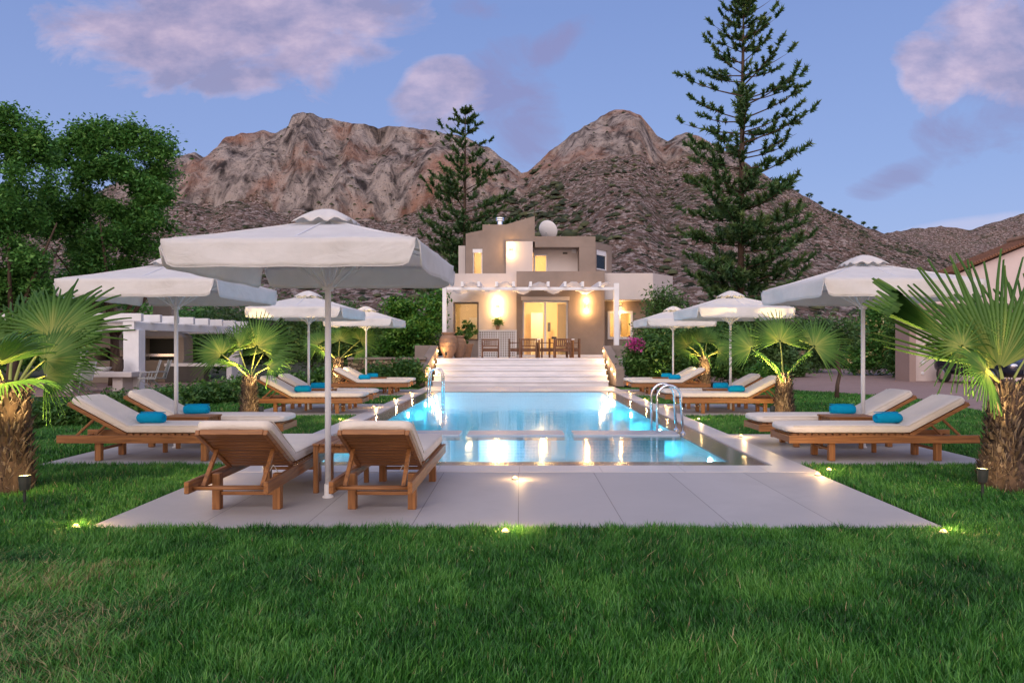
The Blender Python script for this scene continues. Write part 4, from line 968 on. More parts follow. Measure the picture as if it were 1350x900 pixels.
mb2 = MB(); mb2.box(wx(614, U), wx(614, U)+.3, U+.31, 39.5, zr, zf(308.5, U)); mb2.prism([(wx(704.9, U)-.3, zf(318, U)), (wx(704.9, U), zf(318, U)), (wx(704.9, U), zf(285, U)), (wx(704.9, U)-.3, zf(286.5, U))], U+.31, 37); mb2.box(wx(614, U), wx(786, U), 39.5, 39.8, zr, zf(312, U)); mb2.box(wx(614, U)+.31, wx(786, U)-.01, U+1.0, 39.49, zf(314, U), zf(313, U)); hb(mb2, 'upper_wall', M['taupe'])
window(623, 636, zf(362, U), zf(327.5, U), U, .12, .05); room(621, 640, zf(362, U), zf(324, U), U, 1.6, 26)
mb = MB(); hb(mb.box(wx(623, U), wx(636, U), U+.02, U+.10, zf(333, U), zf(328, U)), 'shutter_box', M['white_paint'])
wall('upper_panel', M['cream'], 667.1, 702.4, zr, zf(318.6, U), U-.1, .3)
wall('upper_wall', M['cream'], 604.5, 613.5, zr, zf(322, U), U+.5, .3)
Ur = U+.9
wall('upper_wall', M['cream'], 703.2, 765, zr, zf(325, U)+.1, Ur, .3, [(703.6, 722, zf(362, Ur), zf(335, Ur))])
window(703.6, 722, zf(362, Ur), zf(335, Ur), Ur, .06, .07); room(701, 724, zf(364, Ur), zf(332, Ur), Ur, 1.6, 22)
mb = MB(); mb.box(wx(705.1, U), wx(785, U), U, U+1.1, zf(325.7, U), zf(311.5, U)); hb(mb, 'upper_wall', M['taupe'])
mb = MB(); mb.box(wx(763.7, U), wx(785, U), U+.001, U+.9, zr, zf(325.8, U)); hb(mb, 'upper_wall', M['taupe'])
mb = MB(); mb.box(wx(753.5, Ur), wx(759.5, Ur), Ur-.09, Ur-.001, zf(333.5, Ur), zf(328, Ur)); a_ = hb(mb, 'alarm_box', M['white_paint'], bevel=.01)
mb = MB(); mb.box(wx(742, Ur), wx(748, Ur), Ur-.04, Ur-.001, zf(335, Ur), zf(333, Ur)); hb(mb, 'vent_grille', M['dark'])
# chamfered right side with window
A_ = Vector((wx(785.3, U), U, 0)); B_ = Vector((wx(806.5, 34.7), 34.7, 0)); dv = (B_-A_); nl = dv.length; dv.normalize()
def cham(mb, u0, u1, z0, z1, t0=0, t1=.14):
    n_ = Vector((-dv.y, dv.x, 0)); vs = []
    for z in (z0, z1):
        for (uu, tt) in ((u0, t0), (u1, t0), (u1, t1), (u0, t1)): p = A_+dv*uu+n_*tt; vs.append((p.x, p.y, z))
    mb.add(vs, [(0, 3, 2, 1), (4, 5, 6, 7), (0, 1, 5, 4), (1, 2, 6, 5), (2, 3, 7, 6), (3, 0, 4, 7)]); return mb
zt0, zt1 = zf(319, U), zf(358, 34.3); zw0, zw1 = zf(357, 34.3), zf(331, 34.3)
mb = MB(); cham(mb, 0, nl*.06, zr, zt0); cham(mb, nl*.06, nl*.72, zr, zw0); cham(mb, nl*.06, nl*.72, zw1, zt0); cham(mb, nl*.72, nl, zr, zt0); hb(mb, 'upper_wall', M['taupe'])
mb = MB(); f = .06; u0, u1 = nl*.06+.004, nl*.72-.004
cham(mb, u0, u1, zw1-.24, zw1-.003, .05, .12); cham(mb, u0, u1, zw0+.003, zw0+f, .05, .12); cham(mb, u0, u0+f, zw0+f, zw1-.24, .05, .12); cham(mb, u1-f, u1, zw0+f, zw1-.24, .05, .12); wf = hb(mb, 'window', M['white_paint'])
mb = MB(); cham(mb, u0+f, u1-f, zw0+f, zw1-.24, .08, .085); mb.build('pane', M['glass'], wf)
mb = MB(); mb.box(2.3, 4.05, 36.0, 36.05, zw0-.6, zw1+.3); hb(mb, 'room', M['wall_interior']); pc = A_+dv*(nl*.34)+Vector((-dv.y, dv.x, 0))*.8; light('POINT', (3.4, 35.0-34, zw1-.5-TZ), 40, (1, .62, .28), .1, house)
mb = MB(); mb.box(wx(806.5, 34.7)-.3, wx(806.5, 34.7), 34.73, 39.8, zr, zt0); hb(mb, 'upper_wall', M['taupe'])
# chimney cowl
cx_ = wx(659, 35); mb = MB(); mb.lathe([(0, zf(298, 35)), (.12, zf(298, 35)), (.12, zf(292, 35)), (.2, zf(291.5, 35)), (.2, zf(290, 35)), (.13, zf(289.5, 35)), (.2, zf(289, 35)), (.2, zf(287.3, 35)), (0, zf(287, 35))], 14, (cx_, 35, 0)); hb(mb, 'chimney_cowl', M['steel'])
# lamps on the walls
def wall_lamp(x, y, z, p):
    mb = MB(); mb.box(x-.07, x+.07, y-.12, y-.001, z-.05, z+.05); o = hb(mb, 'wall_lamp', M['grey'], bevel=.01)
    for s in (-1, 1):
        mb = MB(); mb.box(x-.05, x+.05, y-.10, y-.02, *sorted((z+s*.051, z+s*.062))); mb.build('lamp_lens', M['warm_emit'], o)
        light('POINT', (x, y-.15-34, z+s*.22-TZ), p*2.3, (1, .56, .21), .06, house)
wall_lamp(wx(656, Yw), Yw, zf(404, Yw), 20); wall_lamp(wx(773, Yt), Yt, zf(403, Yt), 18); wall_lamp(wx(818, Yr), Yr, zf(403, Yr), 10); wall_lamp(wx(673.5, U-.1), U-.1, zf(330, U), 9)
# lattice screen under the left lamp
lx0, lx1 = wx(631.5, 30.6), wx(680.5, 30.6); lz0, lz1 = GZ, zf(436, 30.6)
t = thing('lattice_screen', ((lx0+lx1)/2, 30.6, GZ), 0, 'white square-lattice screen with a flat top below the left wall lamp', 'screen')
hw = (lx1-lx0)/2; hh = lz1-lz0; mb = MB(); nx_ = 16; nz_ = 11
for i in range(nx_+1): x = -hw+2*hw*i/nx_; mb.box(x-.02, x+.02, 0, .03, .02, hh)
for i in range(nz_+1): z = .02+(hh-.04)*i/nz_; mb.box(-hw, hw, .005, .026, z-.018, z+.018)
mb.build('lattice', M['white_paint'], t); mb = MB(); mb.box(-hw-.03, hw+.03, -.03, .32, hh+.002, hh+.04); mb.build('top_board', M['white_paint'], t, bevel=.005)
mb = MB(); mb.box(-.03, .03, -.006, .036, 0, hh); mb.box(hw-.05, hw+.0, -.006, .036, 0, hh); mb.build('frame', M['white_paint'], t); mb = MB(); mb.box(-hw+.01, hw-.01, .10, .13, 0, hh); mb.build('added_backing', M['taupe'], t)  # sheet added behind so the lattice holes read dark
def potted(x, y, z, r, h, fh, label, mat='clay', seed=1, lsz=.05, lm='shrub'):
    t = thing('potted_plant', (x, y, z), 0, label, 'plant'); mb = MB(); mb.lathe([(0, 0), (r*.65, 0), (r, h*.85), (r*1.1, h*.86), (r*1.1, h), (r*.9, h), (r*.85, h*.8), (0, h*.8)], 16); mb.build('pot', M[mat], t)
    v, q, rr = leaf_cloud([(0, 0, h+fh*.5, fh*.5, fh*.5, fh*.55)], 500, lsz, .06, seed, 12, hollow=.1); arrmesh('foliage', v, [q], M[lm], t, rr); return t
potted(wx(656, 30.7), 30.72, lz1+.04, .09, .18, .30, 'small potted plant on top of the white lattice screen', seed=3)
potted(wx(614.5, 30.3), 30.3, GZ, .28, .55, .95, 'reddish potted plant standing in front of the left villa window', seed=4, lsz=.09)
# house pergola
pg = thing('terrace_pergola', (0, 28, TZ), 0, 'white beam pergola with draped cloth over the villa terrace', 'pergola'); po = Vector((0, -28, -TZ))
zb0 = zf(382.5, 28); zb1 = zf(378.6, 28)
mb = MB(); mb.box(wx(589, 28), wx(816, 28), 27.92, 28.08, zb0, zb1); mb.build('beam', M['white_paint'], pg, loc=po, bevel=.008)
mb = MB(); mb.box(wx(809.3, 28), wx(815.8, 28), 27.9, 28.1, 1.435, zf(373.5, 28)) ; mb.build('post', M['white_paint'], pg, loc=po, bevel=.008)
mb = MB(); mb.box(wx(583.5, 28.1), wx(588.8, 28.1), 28.0, 28.16, GZ, zb1); mb.build('post', M['white_paint'], pg, loc=po, bevel=.008)
for p in (610, 631.6, 654.8, 677, 699.5, 722.4, 744.5, 767.5, 790):
    x = wx(p, 28); mb = MB(); mb.bar((x, 27.72, zb1+.10), (x, 30.85, zb1+.16), .10, .19); mb.build('rafter', M['white_paint'], pg, loc=po, bevel=.006)
V = []; Fc = []; nx_, ny_ = 140, 14; xa, xb = wx(592, 28), wx(806, 28); per = .655*2
for i in range(nx_+1):
    for j in range(ny_+1):
        x = xa+(xb-xa)*i/nx_; y = 28.12+2.7*j/ny_; ph = (x-wx(610, 28))/per*2*PI
        V.append((x, y, zb1+.07+.15*math.sin(ph)+.03*math.sin(y*4)*math.cos(ph*.5)+.025*(j/ny_)+.008*math.sin(x*31+y)))
for i in range(nx_):
    for j in range(ny_): Fc.append((i*(ny_+1)+j, (i+1)*(ny_+1)+j, (i+1)*(ny_+1)+j+1, i*(ny_+1)+j+1))
mb = MB(); mb.add(V, Fc); mb.build('draped_cloth', M['canopy'], pg, loc=po, smooth=True)
# satellite dish, aerial
t = thing('satellite_dish', (wx(720, 36.5), 36.5, zf(313, U)), 0, 'white satellite dish on the flat upper roof', 'satellite dish')
rd = .5; mb = MB(); prof = [(rd*k/8, .25*(k/8)**2*rd) for k in range(9)]; prof += [(rd*k/8, .25*(k/8)**2*rd+.012) for k in range(8, -1, -1)]
Md = Matrix.Translation((0.05, 0, .78)) @ Matrix.Rotation(R(62), 4, 'Z') @ Matrix.Rotation(R(64), 4, 'Y'); mb.lathe([(max(r_, .001), z_) for r_, z_ in prof], 28); mb.v = [Md @ Vector(p) for p in mb.v]; mb.build('dish', M['white_paint'], t, smooth=True)
mb = MB(); mb.tube([(0, 0, 0), (0, 0, .7)], .03, 8); mb.build('mast', M['grey'], t)
mb = MB(); mb.bar(Md @ Vector((rd*.9, 0, .1)), Md @ Vector((.1, 0, .55)), .02, .02); mb.lathe([(0, 0), (.05, 0), (.05, .12), (0, .12)], 10, tuple(Md @ Vector((.05, 0, .5)))); mb.build('feed_arm', M['grey'], t)
t = thing('tv_aerial', (wx(704.5, 36), 36, zf(313, U)), 0, 'thin television aerial rising behind the tallest wall of the villa', 'aerial')
mb = MB(); mb.tube([(0, 0, 0), (0, 0, 1.9)], .018, 6); mb.build('mast', M['bark'], t); mb = MB(); mb.bar((-.35, 0, 1.55), (.45, 0, 1.7), .02, .02)
for k in range(6): mb.bar((-.3+k*.14, -.15, 1.56+k*.027), (-.3+k*.14, .15, 1.56+k*.027), .01, .01)
mb.build('antenna_rods', M['grey'], t)

# terrace furniture
def make_chair():
    t = thing('garden_chair'); w_ = .34
    for sx in (-1, 1):
        for sy in (-1, 1): mb = MB(); mb.box(*sorted((sx*(w_-.05), sx*w_)), *sorted((sy*.22, sy*.27)), 0, .57 if sy < 0 else .75); mb.build('leg', M['dark_teak'], t)
        mb = MB(); mb.box(*sorted((sx*(w_-.055), sx*(w_+.005))), -.29, .22, .572, .60); mb.build('armrest', M['dark_teak'], t)
    mb = MB()
    for k in range(6): mb.box(-w_+.055, w_-.055, -.27+k*.085, -.27+k*.085+.07, .36, .385)
    mb.build('seat', M['dark_teak'], t)
    mb = MB(); mb.box(-w_+.055, w_-.055, .235, .26, .42, .48); mb.box(-w_+.055, w_-.055, .235, .26, .68, .745)
    for k in range(7): mb.box(-.25+k*.076, -.25+k*.076+.045, .24, .255, .481, .679)
    mb.build('backrest', M['dark_teak'], t); mb = MB(); mb.box(-w_+.05, w_-.05, -.26, .2, .24, .355); mb.build('apron', M['dark_teak'], t)
    return t
def make_dtable():
    t = thing('dining_table'); mb = MB(); mb.box(-.40, .40, -.35, .35, .70, .74); mb.build('table_top', M['marble'], t, bevel=.004)
    for sx in (-1, 1):
        for sy in (-1, 1): mb = MB(); mb.box(*sorted((sx*.32, sx*.38)), *sorted((sy*.27, sy*.33)), 0, .699); mb.build('leg', M['teak_z'], t)
    return t
pc_, pt_ = make_chair(), make_dtable()
Yc = 28.6
place(pc_, (wx(646, Yc), Yc+.3, TZ), R(180), 'wooden armchair alone in front of the white lattice screen', 'chair', 'wooden armchairs on the villa terrace')
for nm, a, b, c in (('left', 680, 696, 713), ('right', 724, 741, 753)):
    place(pt_, (wx(b, Yc)+.1, Yc+.5, TZ), 0, f'white topped dining table, the {nm} one on the villa terrace', 'table', 'white topped tables on the terrace')
    place(pc_, (wx(a, Yc)-.02, Yc+.65, TZ), R(90), f'wooden armchair at the left end of the {nm} terrace table', 'chair', 'wooden armchairs on the villa terrace')
    place(pc_, (wx(c, Yc)+.12, Yc+.65, TZ), R(-90), f'wooden armchair at the right end of the {nm} terrace table', 'chair', 'wooden armchairs on the villa terrace')
    place(pc_, (wx(b, Yc)+.0, Yc-.15, TZ), R(180), f'wooden armchair with its back to the pool at the {nm} terrace table', 'chair', 'wooden armchairs on the villa terrace')
mb = MB(); mb.box(-.1, .1, -.06, .06, 0, .09); o = mb.build('table_box', M['dark'], bevel=.01, loc=(wx(731, Yc), Yc+.35, TZ+.741)); tag(o, 'small dark box standing on the right terrace table', 'box')
def pithos(px, Y, w_, h, label):
    t = thing('clay_jar', (wx(px, Y), Y, TZ), 0, label, 'jar', 'big clay jars at the top of the steps'); mb = MB()
    pr = [(0, 0), (.42, 0), (.46, .03), (.62, .14), (.82, .28), (.97, .45), (1, .58), (.96, .70), (.86, .80), (.72, .87), (.60, .90), (.62, .915), (.72, .93), (.74, .97), (.70, 1.0), (.60, .99), (.55, .9), (0, .88)]
    pr2 = []
    for r_, z_ in pr: pr2.append((r_*w_, z_*h))
    mb.lathe(pr2, 28); mb.build('jar_body', M['clay'], t, smooth=True); mb = MB()
    for z_, r_ in ((.30, .845), (.45, .975), (.60, 1.0), (.73, .94)): mb.lathe([(r_*w_-.01, z_*h-.012), (r_*w_+.012, z_*h-.008), (r_*w_+.012, z_*h+.008), (r_*w_-.01, z_*h+.012)], 28)
    mb.build('rope_band', M['clay'], t)
pithos(591, 27.7, .35, .98, 'large banded clay jar at the left top of the steps, the closer of two'); pithos(604.5, 28.3, .31, .86, 'large clay jar standing half behind another at the left top of the steps')
tj = spike((wx(584, 27.15)+.1, 27.2, TZ), 0, 'spike spotlight shining up at the big clay jars', 14, 5)

# ================================================================== garden wall, left pergola kitchen
t = thing('garden_wall', (-6.2, 26.2, 0), 0, 'low dry stone garden wall behind the farthest left loungers', 'wall'); mb = MB(); mb.box(.1, 2.85, -.2, .2, -.1, .92); mb.build('wall_body', M['dry_stone'], t); mb = MB(); mb.box(.08, 2.87, -.24, .24, .921, 1.0); mb.build('coping', M['taupe'], t, bevel=.01)
t = thing('garden_wall', (11.2, 35, 0), 0, 'low stone wall under the hedges right of the villa', 'wall'); mb = MB(); mb.box(-1.0, 2.4, -.2, .2, -.1, 1.2); mb.build('wall_body', M['dry_stone'], t)
pl = thing('kitchen_pergola', (-14, 26, 0), 0, 'white pergola with thick posts over the outdoor kitchen', 'pergola'); qo = Vector((14, -26, 0))
for (x, y) in ((-12.0, 22.8), (-11.4, 29.3), (-17.5, 22.8), (-17.5, 29.3)):
    mb = MB(); mb.box(x-.24, x+.24, y-.2, y+.2, -.05, 1.9); mb.build('post', M['white_paint'], pl, loc=qo, bevel=.01)
mb = MB(); mb.box(-12.2, -11.85, 22.5, 23.0, 1.901, 2.15); mb.bar((-12.0, 23.0, 2.02), (-11.4, 29.7, 2.02), .3, .24); mb.box(-17.9, -12.21, 22.7, 22.95, 1.901, 2.15); mb.box(-17.7, -11.7, 29.2, 29.5, 1.901, 2.15); mb.build('beam', M['white_paint'], pl, loc=qo, bevel=.01)
for k in range(8):
    y = 22.55+k*.98; x = -11.62+k*.098; mb = MB(); mb.box(-18.2, x, y-.08, y+.08, 2.16, 2.40); mb.build('rafter', M['white_paint'], pl, loc=qo, bevel=.01)
mb = MB(); mb.box(-20, -10.8, 20.6, 31, -.04, -.005); tag(mb.build('kitchen_paving', M['drive']), kind='structure')
t = thing('pizza_oven', (wx(143, 28), 28.2, 0), 0, 'rendered pizza oven with arched mouth and tall flue', 'oven'); mb = MB(); mb.box(-.9, .9, -.5, .8, 0, .85); mb.build('oven_base', M['oven'], t, bevel=.02)
mb = MB(); out_a = [(-.72, .851)]; 
arch = [(.72*math.cos(a), .86+.78*math.sin(a)) for a in [PI-PI*k/16 for k in range(17)]]; inn = [(.42*math.cos(a), .86+.5*math.sin(a)) for a in [PI*k/14 for k in range(15)]]
n0 = len(arch)+len(inn); poly = arch+inn; mb.add([(x, -.45, z) for x, z in poly]+[(x, .5, z) for x, z in poly], [tuple(range(n0)), tuple(range(2*n0-1, n0-1, -1))]+[(i, (i+1) % n0, (i+1) % n0+n0, i+n0) for i in range(n0)]); mb.build('oven_dome', M['oven'], t)
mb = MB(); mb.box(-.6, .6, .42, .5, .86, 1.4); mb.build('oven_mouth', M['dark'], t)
mb = MB(); mb.box(-.25, .27, -.2, .3, 1.55, 3.0); mb.build('flue', M['oven'], t, bevel=.03)
t = thing('barbecue', (wx(213, 29), 29.2, 0), 0, 'built-in barbecue with a wide tapered hood under the pergola', 'barbecue')
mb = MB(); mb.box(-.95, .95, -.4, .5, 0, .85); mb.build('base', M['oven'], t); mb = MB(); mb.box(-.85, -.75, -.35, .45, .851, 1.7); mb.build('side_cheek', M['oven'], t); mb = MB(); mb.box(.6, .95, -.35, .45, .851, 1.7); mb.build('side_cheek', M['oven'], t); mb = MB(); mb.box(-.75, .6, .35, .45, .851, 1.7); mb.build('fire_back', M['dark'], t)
mb = MB(); V = []
for z, s_ in ((1.701, 1.0), (1.8, .98), (2.15, .45), (3.2, .36)): V += [(-.95*s_, -.42*s_-.0, z), (.95*s_, -.42*s_, z), (.95*s_, .45, z), (-.95*s_, .45, z)]
Fc = [(0, 3, 2, 1), (12, 13, 14, 15)]+[(4*i+k, 4*i+(k+1) % 4, 4*i+4+(k+1) % 4, 4*i+4+k) for i in range(3) for k in range(4)]; mb.add(V, Fc); mb.build('hood', M['oven'], t, bevel=.02)
mb = MB(); mb.box(-.75, .6, -.38, -.36, 1.0, 1.1); mb.build('grill_bar', M['steel'], t)
t = thing('kitchen_counter', (wx(272, 28.6), 28.6, 0), 0, 'low white counter running right from the barbecue', 'counter'); mb = MB(); mb.box(-1.5, 1.1, -.3, .3, .62, .74); mb.build('counter_top', M['white_paint'], t, bevel=.01); mb = MB(); mb.box(-1.5, 0, -.25, .3, 0, .619); mb.build('counter_base', M['counter'], t); mb = MB(); mb.box(.9, 1.1, -.28, .3, 0, .619); mb.build('end_support', M['white_paint'], t)
t = thing('outdoor_table', (wx(122, 22), 22.3, 0), 0, 'long pale stone table under the kitchen pergola', 'table'); mb = MB(); mb.box(-1.3, 1.25, -.45, .45, .46, .62); mb.build('table_top', M['cream'], t, bevel=.02); 
for a_ in (-.9, .6): mb = MB(); mb.box(a_, a_+.3, -.3, .3, 0, .459); mb.build('leg', M['cream'], t)
def make_alu():
    t = thing('sling_chair')
    for sx in (-1, 1):
        mb = MB(); mb.tube([(sx*.26, .28, 0), (sx*.26, -.2, .42), (sx*.26, -.26, .45), (sx*.26, .2, .42), (sx*.26, .36, .98)], .016, 8); mb.tube([(sx*.26, -.28, 0), (sx*.26, -.16, .62), (sx*.26, .26, .62)], .016, 8); mb.build('frame', M['grey'], t, smooth=True)
    mb = MB(); mb.box(-.25, .25, -.24, .2, .425, .435); mb.bar((0, .2, .43), (0, .35, .95), .50, .01, up=(0, -1, .3)); mb.build('sling', M['sling'], t)
    return t
M['sling'] = mottled('grey_sling', (.16, .17, .15), .1, 4, .8)
pa = make_alu()
for i, (px, Y, a, lb) in enumerate(((79, 21.0, 100, 'leftmost, side on, by the long stone table'), (104, 20.7, 165, 'with its back to the lawn, left of the long table'), (194, 21.6, 120, 'right of the thick pergola post, nearer the post'), (207, 22.1, 125, 'right of the thick pergola post, farther from the post'))):
    place(pa, (wx(px, Y), Y, 0), R(a+180 if i > 1 else a+180), 'grey sling chair, '+lb, 'chair', 'grey sling chairs under the kitchen pergola')
mb = MB(); mb.lathe([(0, 0), (.12, 0), (.15, .1), (.15, .36), (.11, .42), (.13, .46), (.10, .46), (.08, .4), (0, .4)], 16); o = mb.build('lantern_vase', M['bark'], loc=(wx(151, 22), 22.2, .62)); tag(o, 'dark vase standing on the long stone table', 'vase')
mb = MB(); mb.lathe([(0, 0), (.1, 0), (.22, .09), (.24, .13), (.2, .12), (0, .05)], 18); o = mb.build('fruit_bowl', M['white_paint'], loc=(wx(131, 22), 22.2, .62)); tag(o, 'shallow white bowl on the long stone table', 'bowl')
light('POINT', (-13.6, 27.2, 1.5), 14, (1, .7, .45), .1, None)
for o in bpy.data.objects:
    if o.name.startswith('lamp_light') and o.parent is None: o.parent = pl; o.location = Vector(o.location)-Vector(pl.location)
# ================================================================== garage side
t = thing('garage', (17.2, 30, 0), 0, 'pale rendered garage with recessed wall and three small round lamps', 'garage')
g0 = Vector((-17.2, -30, 0)); xg = wx(1192, 29.6)
mb = MB(); mb.box(xg, xg+.26, 29.2, 30.3, -.05, 3.1); mb.box(xg+.261, xg+9, 29.2, 29.5, 2.85, 3.1); mb.build('frame', mottled('garage_frame', (.33, .24, .215), .06, 1.5, .85), t, loc=g0)
mb = MB(); mb.box(xg+.261, xg+9, 29.8, 30.1, -.05, 2.85); mb.box(xg+.261, xg+9, 29.5, 31, 3.101, 3.2); mb.build('wall_body', M['garage'], t, loc=g0)
for z_, s_ in ((1.28, 1), (.75, 1), (.30, .8)):
    mb = MB(); mb.lathe([(0, 0), (.09*s_, 0), (.08*s_, .03), (0, .045)], 14); o = mb.build('wall_light', M['white_paint'], t); o.location = Vector((wx(1216, 29.8), 29.799, z_))+g0; o.rotation_euler = (PI/2, 0, 0)
t = thing('neighbour_house', (22, 36, 0), 0, 'pinkish rendered house with a sloping tiled roof behind the right parasol', 'house'); g0 = Vector((-22, -36, 0))
Yn = 34.0; xa, xb, xc = wx(1255, Yn), wx(1365, Yn), wx(1475, Yn); z1_, z2_ = wz(358, Yn), wz(316, Yn)
mb = MB(); mb.prism([(xa+.3, -.05), (xc-.3, -.05), (xc-.3, z1_-.1), (xb, z2_-.12), (xa+.3, z1_-.1)], Yn, 35.5); mb.build('wall_body', M['garage'], t, loc=g0)
V = []; mb = MB(); sl_ = Vector((xb-xa, 0, z2_-z1_)); ln = sl_.length
for (p, q) in (((xa-.1, z1_-.12), (xb, z2_)), ((xc+.1, z1_-.12), (xb, z2_))):
    mb.bar((p[0], Yn-.25, p[1]+.02), (p[0], 35.7, p[1]+.02), .01, .01)
    n_ = 40
    mb.add([(p[0], Yn-.3, p[1]), (q[0], Yn-.3, q[1]), (q[0], 35.8, q[1]), (p[0], 35.8, p[1]), (p[0], Yn-.3, p[1]+.08), (q[0], Yn-.3, q[1]+.08), (q[0], 35.8, q[1]+.08), (p[0], 35.8, p[1]+.08)], [(0, 1, 2, 3), (4, 7, 6, 5), (0, 4, 5, 1), (1, 5, 6, 2), (2, 6, 7, 3), (3, 7, 4, 0)])
    for k in range(34):
        f_ = k/33; x = p[0]+(q[0]-p[0])*f_; z = p[1]+(q[1]-p[1])*f_+.10; mb.tube([(x, Yn-.36, z), (x, 35.8, z)], .055, 6)
mb.build('tiled_roof', M['rooftile'], t, loc=g0, smooth=False)
mb = MB(); mb.tube([(xb, Yn-.4, z2_+.18), (xb, 35.8, z2_+.18)], .16, 8); mb.build('ridge_cap', M['clay'], t, loc=g0)
# parked car, nose towards the pool
def car(x, y, rz):
    t = thing('parked_car', (x, y, 0), rz, 'dark blue car parked by the garage, mostly behind the right palm', 'car')
    paint, nt, out = newmat('dark_blue_paint'); p = princ(nt, out, (.008, .014, .035), .25, .3, .5); p.inputs['Coat Weight'].default_value = .6
    side = [(-2.0, .35), (-2.02, .62), (-1.9, .85), (-1.2, .98), (-.55, 1.40), (.2, 1.48), (1.2, 1.44), (1.85, 1.05), (2.0, .8), (2.0, .35), (1.72, .30), (-1.72, .30)]
    # cross sections along the length, narrower roof
    V = []; Fc = []; xs = [(-2.02, .42, .62, .62, .60), (-1.9, .32, .82, .84, .74), (-1.4, .26, .93, .96, .83), (-1.0, .25, .96, 1.0, .85), (-.5, .25, .97, 1.40, .86), (.1, .25, .97, 1.48, .86), (.8, .25, .97, 1.47, .86), (1.4, .26, .97, 1.38, .85), (1.85, .30, .93, 1.0, .82), (2.0, .40, .80, .85, .74)]
    for (xx, zb_, zm, ztp, hw_) in xs:
        rw = hw_*(.70 if ztp > zm+.1 else .92); V += [(xx, -hw_*.9, zb_), (xx, -hw_, (zb_+zm)/2), (xx, -hw_*.98, zm), (xx, -rw, ztp), (xx, -rw*.5, ztp+.03), (xx, rw*.5, ztp+.03), (xx, rw, ztp), (xx, hw_*.98, zm), (xx, hw_, (zb_+zm)/2), (xx, hw_*.9, zb_)]
    n = 10
    for i in range(len(xs)-1):
        for k in range(n): Fc.append((i*n+k, i*n+(k+1) % n, (i+1)*n+(k+1) % n, (i+1)*n+k))
    Fc += [tuple(range(n)), tuple((len(xs)-1)*n+k for k in range(n-1, -1, -1))]
    mb = MB(); mb.add(V, Fc); b = mb.build('body', paint, t, smooth=True); sd = b.modifiers.new('s', 'SUBSURF'); sd.levels = 1; sd.render_levels = 2
    gm, nt, out = newmat('car_glass'); princ(nt, out, (.01, .012, .015), .06, 0, .6)
    mb = MB(); mb.add([(-1.06, -.74, .99), (-1.06, .74, .99), (-.56, .55, 1.385), (-.56, -.55, 1.385)], [(0, 1, 2, 3)]); mb.build('windscreen', gm, t, loc=(-.04, 0, .03))
    for s in (-1, 1):
        mb = MB(); mb.add([(-.75, s*.86, 1.0), (1.35, s*.86, 1.0), (1.1, s*.64, 1.36), (-.4, s*.64, 1.38)], [(0, 1, 2, 3)]); mb.build('side_window', gm, t, loc=(0, s*.005, 0))
        for wx_ in (-1.3, 1.3):
            wo = MB(); wo.lathe([(0, -.1), (.30, -.1), (.32, -.07), (.32, .07), (.30, .1), (0, .1)], 24); o = wo.build('tyre', M['dark'], t); o.location = (wx_, s*.78, .32); o.rotation_euler = (PI/2, 0, 0)
            ro = MB(); ro.lathe([(0, -.11), (.19, -.11), (.2, -.105), (.2, .105), (.19, .11), (0, .11)], 20); r2 = ro.build('rim', M['steel'], o)
        mb = MB(); mb.lathe([(0, 0), (.12, 0), (.11, .04), (0, .07)], 14); o = mb.build('headlight', M['steel'], t); o.location = (-1.93, s*.55, .70); o.rotation_euler = (0, -PI/2, 0); o.scale = (.8, 1.2, 1)
        mb = MB(); mb.box(-.9, -.72, *sorted((s*.9, s*1.02)), .98, 1.08); mb.build('wing_mirror', paint, t, bevel=.02)
    mb = MB(); mb.box(-2.07, -2.045, -.26, .26, .44, .56); mb.build('number_plate', M['white_paint'], t, bevel=.005)
    mb = MB(); mb.box(-2.05, -2.0, -.42, .42, .60, .70); mb.build('grille', M['dark'], t)
    return t
car(wx(1292, 27.0)+.45, 27.3, R(96))
# ================================================================== vegetation
def plant(name, x, y, lobes, n, size, mat, label, cat, trunk=None, seed=0, group=None, cl=.25, z=0, per=30, hollow=.45, flowers=None, bark='bark'):
    t = thing(name, (x, y, z), 0, label, cat, group)
    v, q, r = leaf_cloud(lobes, n, size, cl, seed, per, hollow=hollow); arrmesh('foliage' if cat != 'tree' else 'crown', v, [q], M[mat], t, r)
    if trunk:
        mb = MB()
        for pts, rad in trunk: mb.tube(pts, rad, 8)
        mb.build('trunk', M[bark], t, smooth=True)
    if flowers:
        mt, k, s = flowers; v, q, r = leaf_cloud(lobes, k, s, cl*.5, seed+1, 8, hollow=.95); arrmesh('flowers', v, [q], M[mt], t, r)
    return t
def clumps(lo, k, f, seed, push=.8):
    """break big crown lobes into many small uneven ones with gaps between them"""
    g = np.random.default_rng(seed); out_ = []
    for (x, y, z, a, b, c) in lo:
        for i in range(k):
            d = g.normal(size=3); d /= np.linalg.norm(d); r = push*g.uniform(.5, 1.12); s_ = f*g.uniform(.55, 1.25)
            out_.append([x+d[0]*a*r, y+d[1]*b*r, z+d[2]*c*r, a*s_, b*s_, c*s_*.8])
    return out_
def lobes_px(Y, pts, zbase=0, dfac=1.0):
    """list of (px, py, rx_px, rz_px [, dy]) -> crown lobes round x0"""
    out_ = []
    for p in pts:
        px, py, rx, rz = p[:4]; dy = p[4] if len(p) > 4 else 0
        out_.append([wx(px, Y), dy, wz(py, Y)-zbase, rx*Y/F, rx*Y/F*dfac, rz*Y/F])
    x0 = out_[0][0]
    for o in out_: o[0] -= x0
    return x0, out_
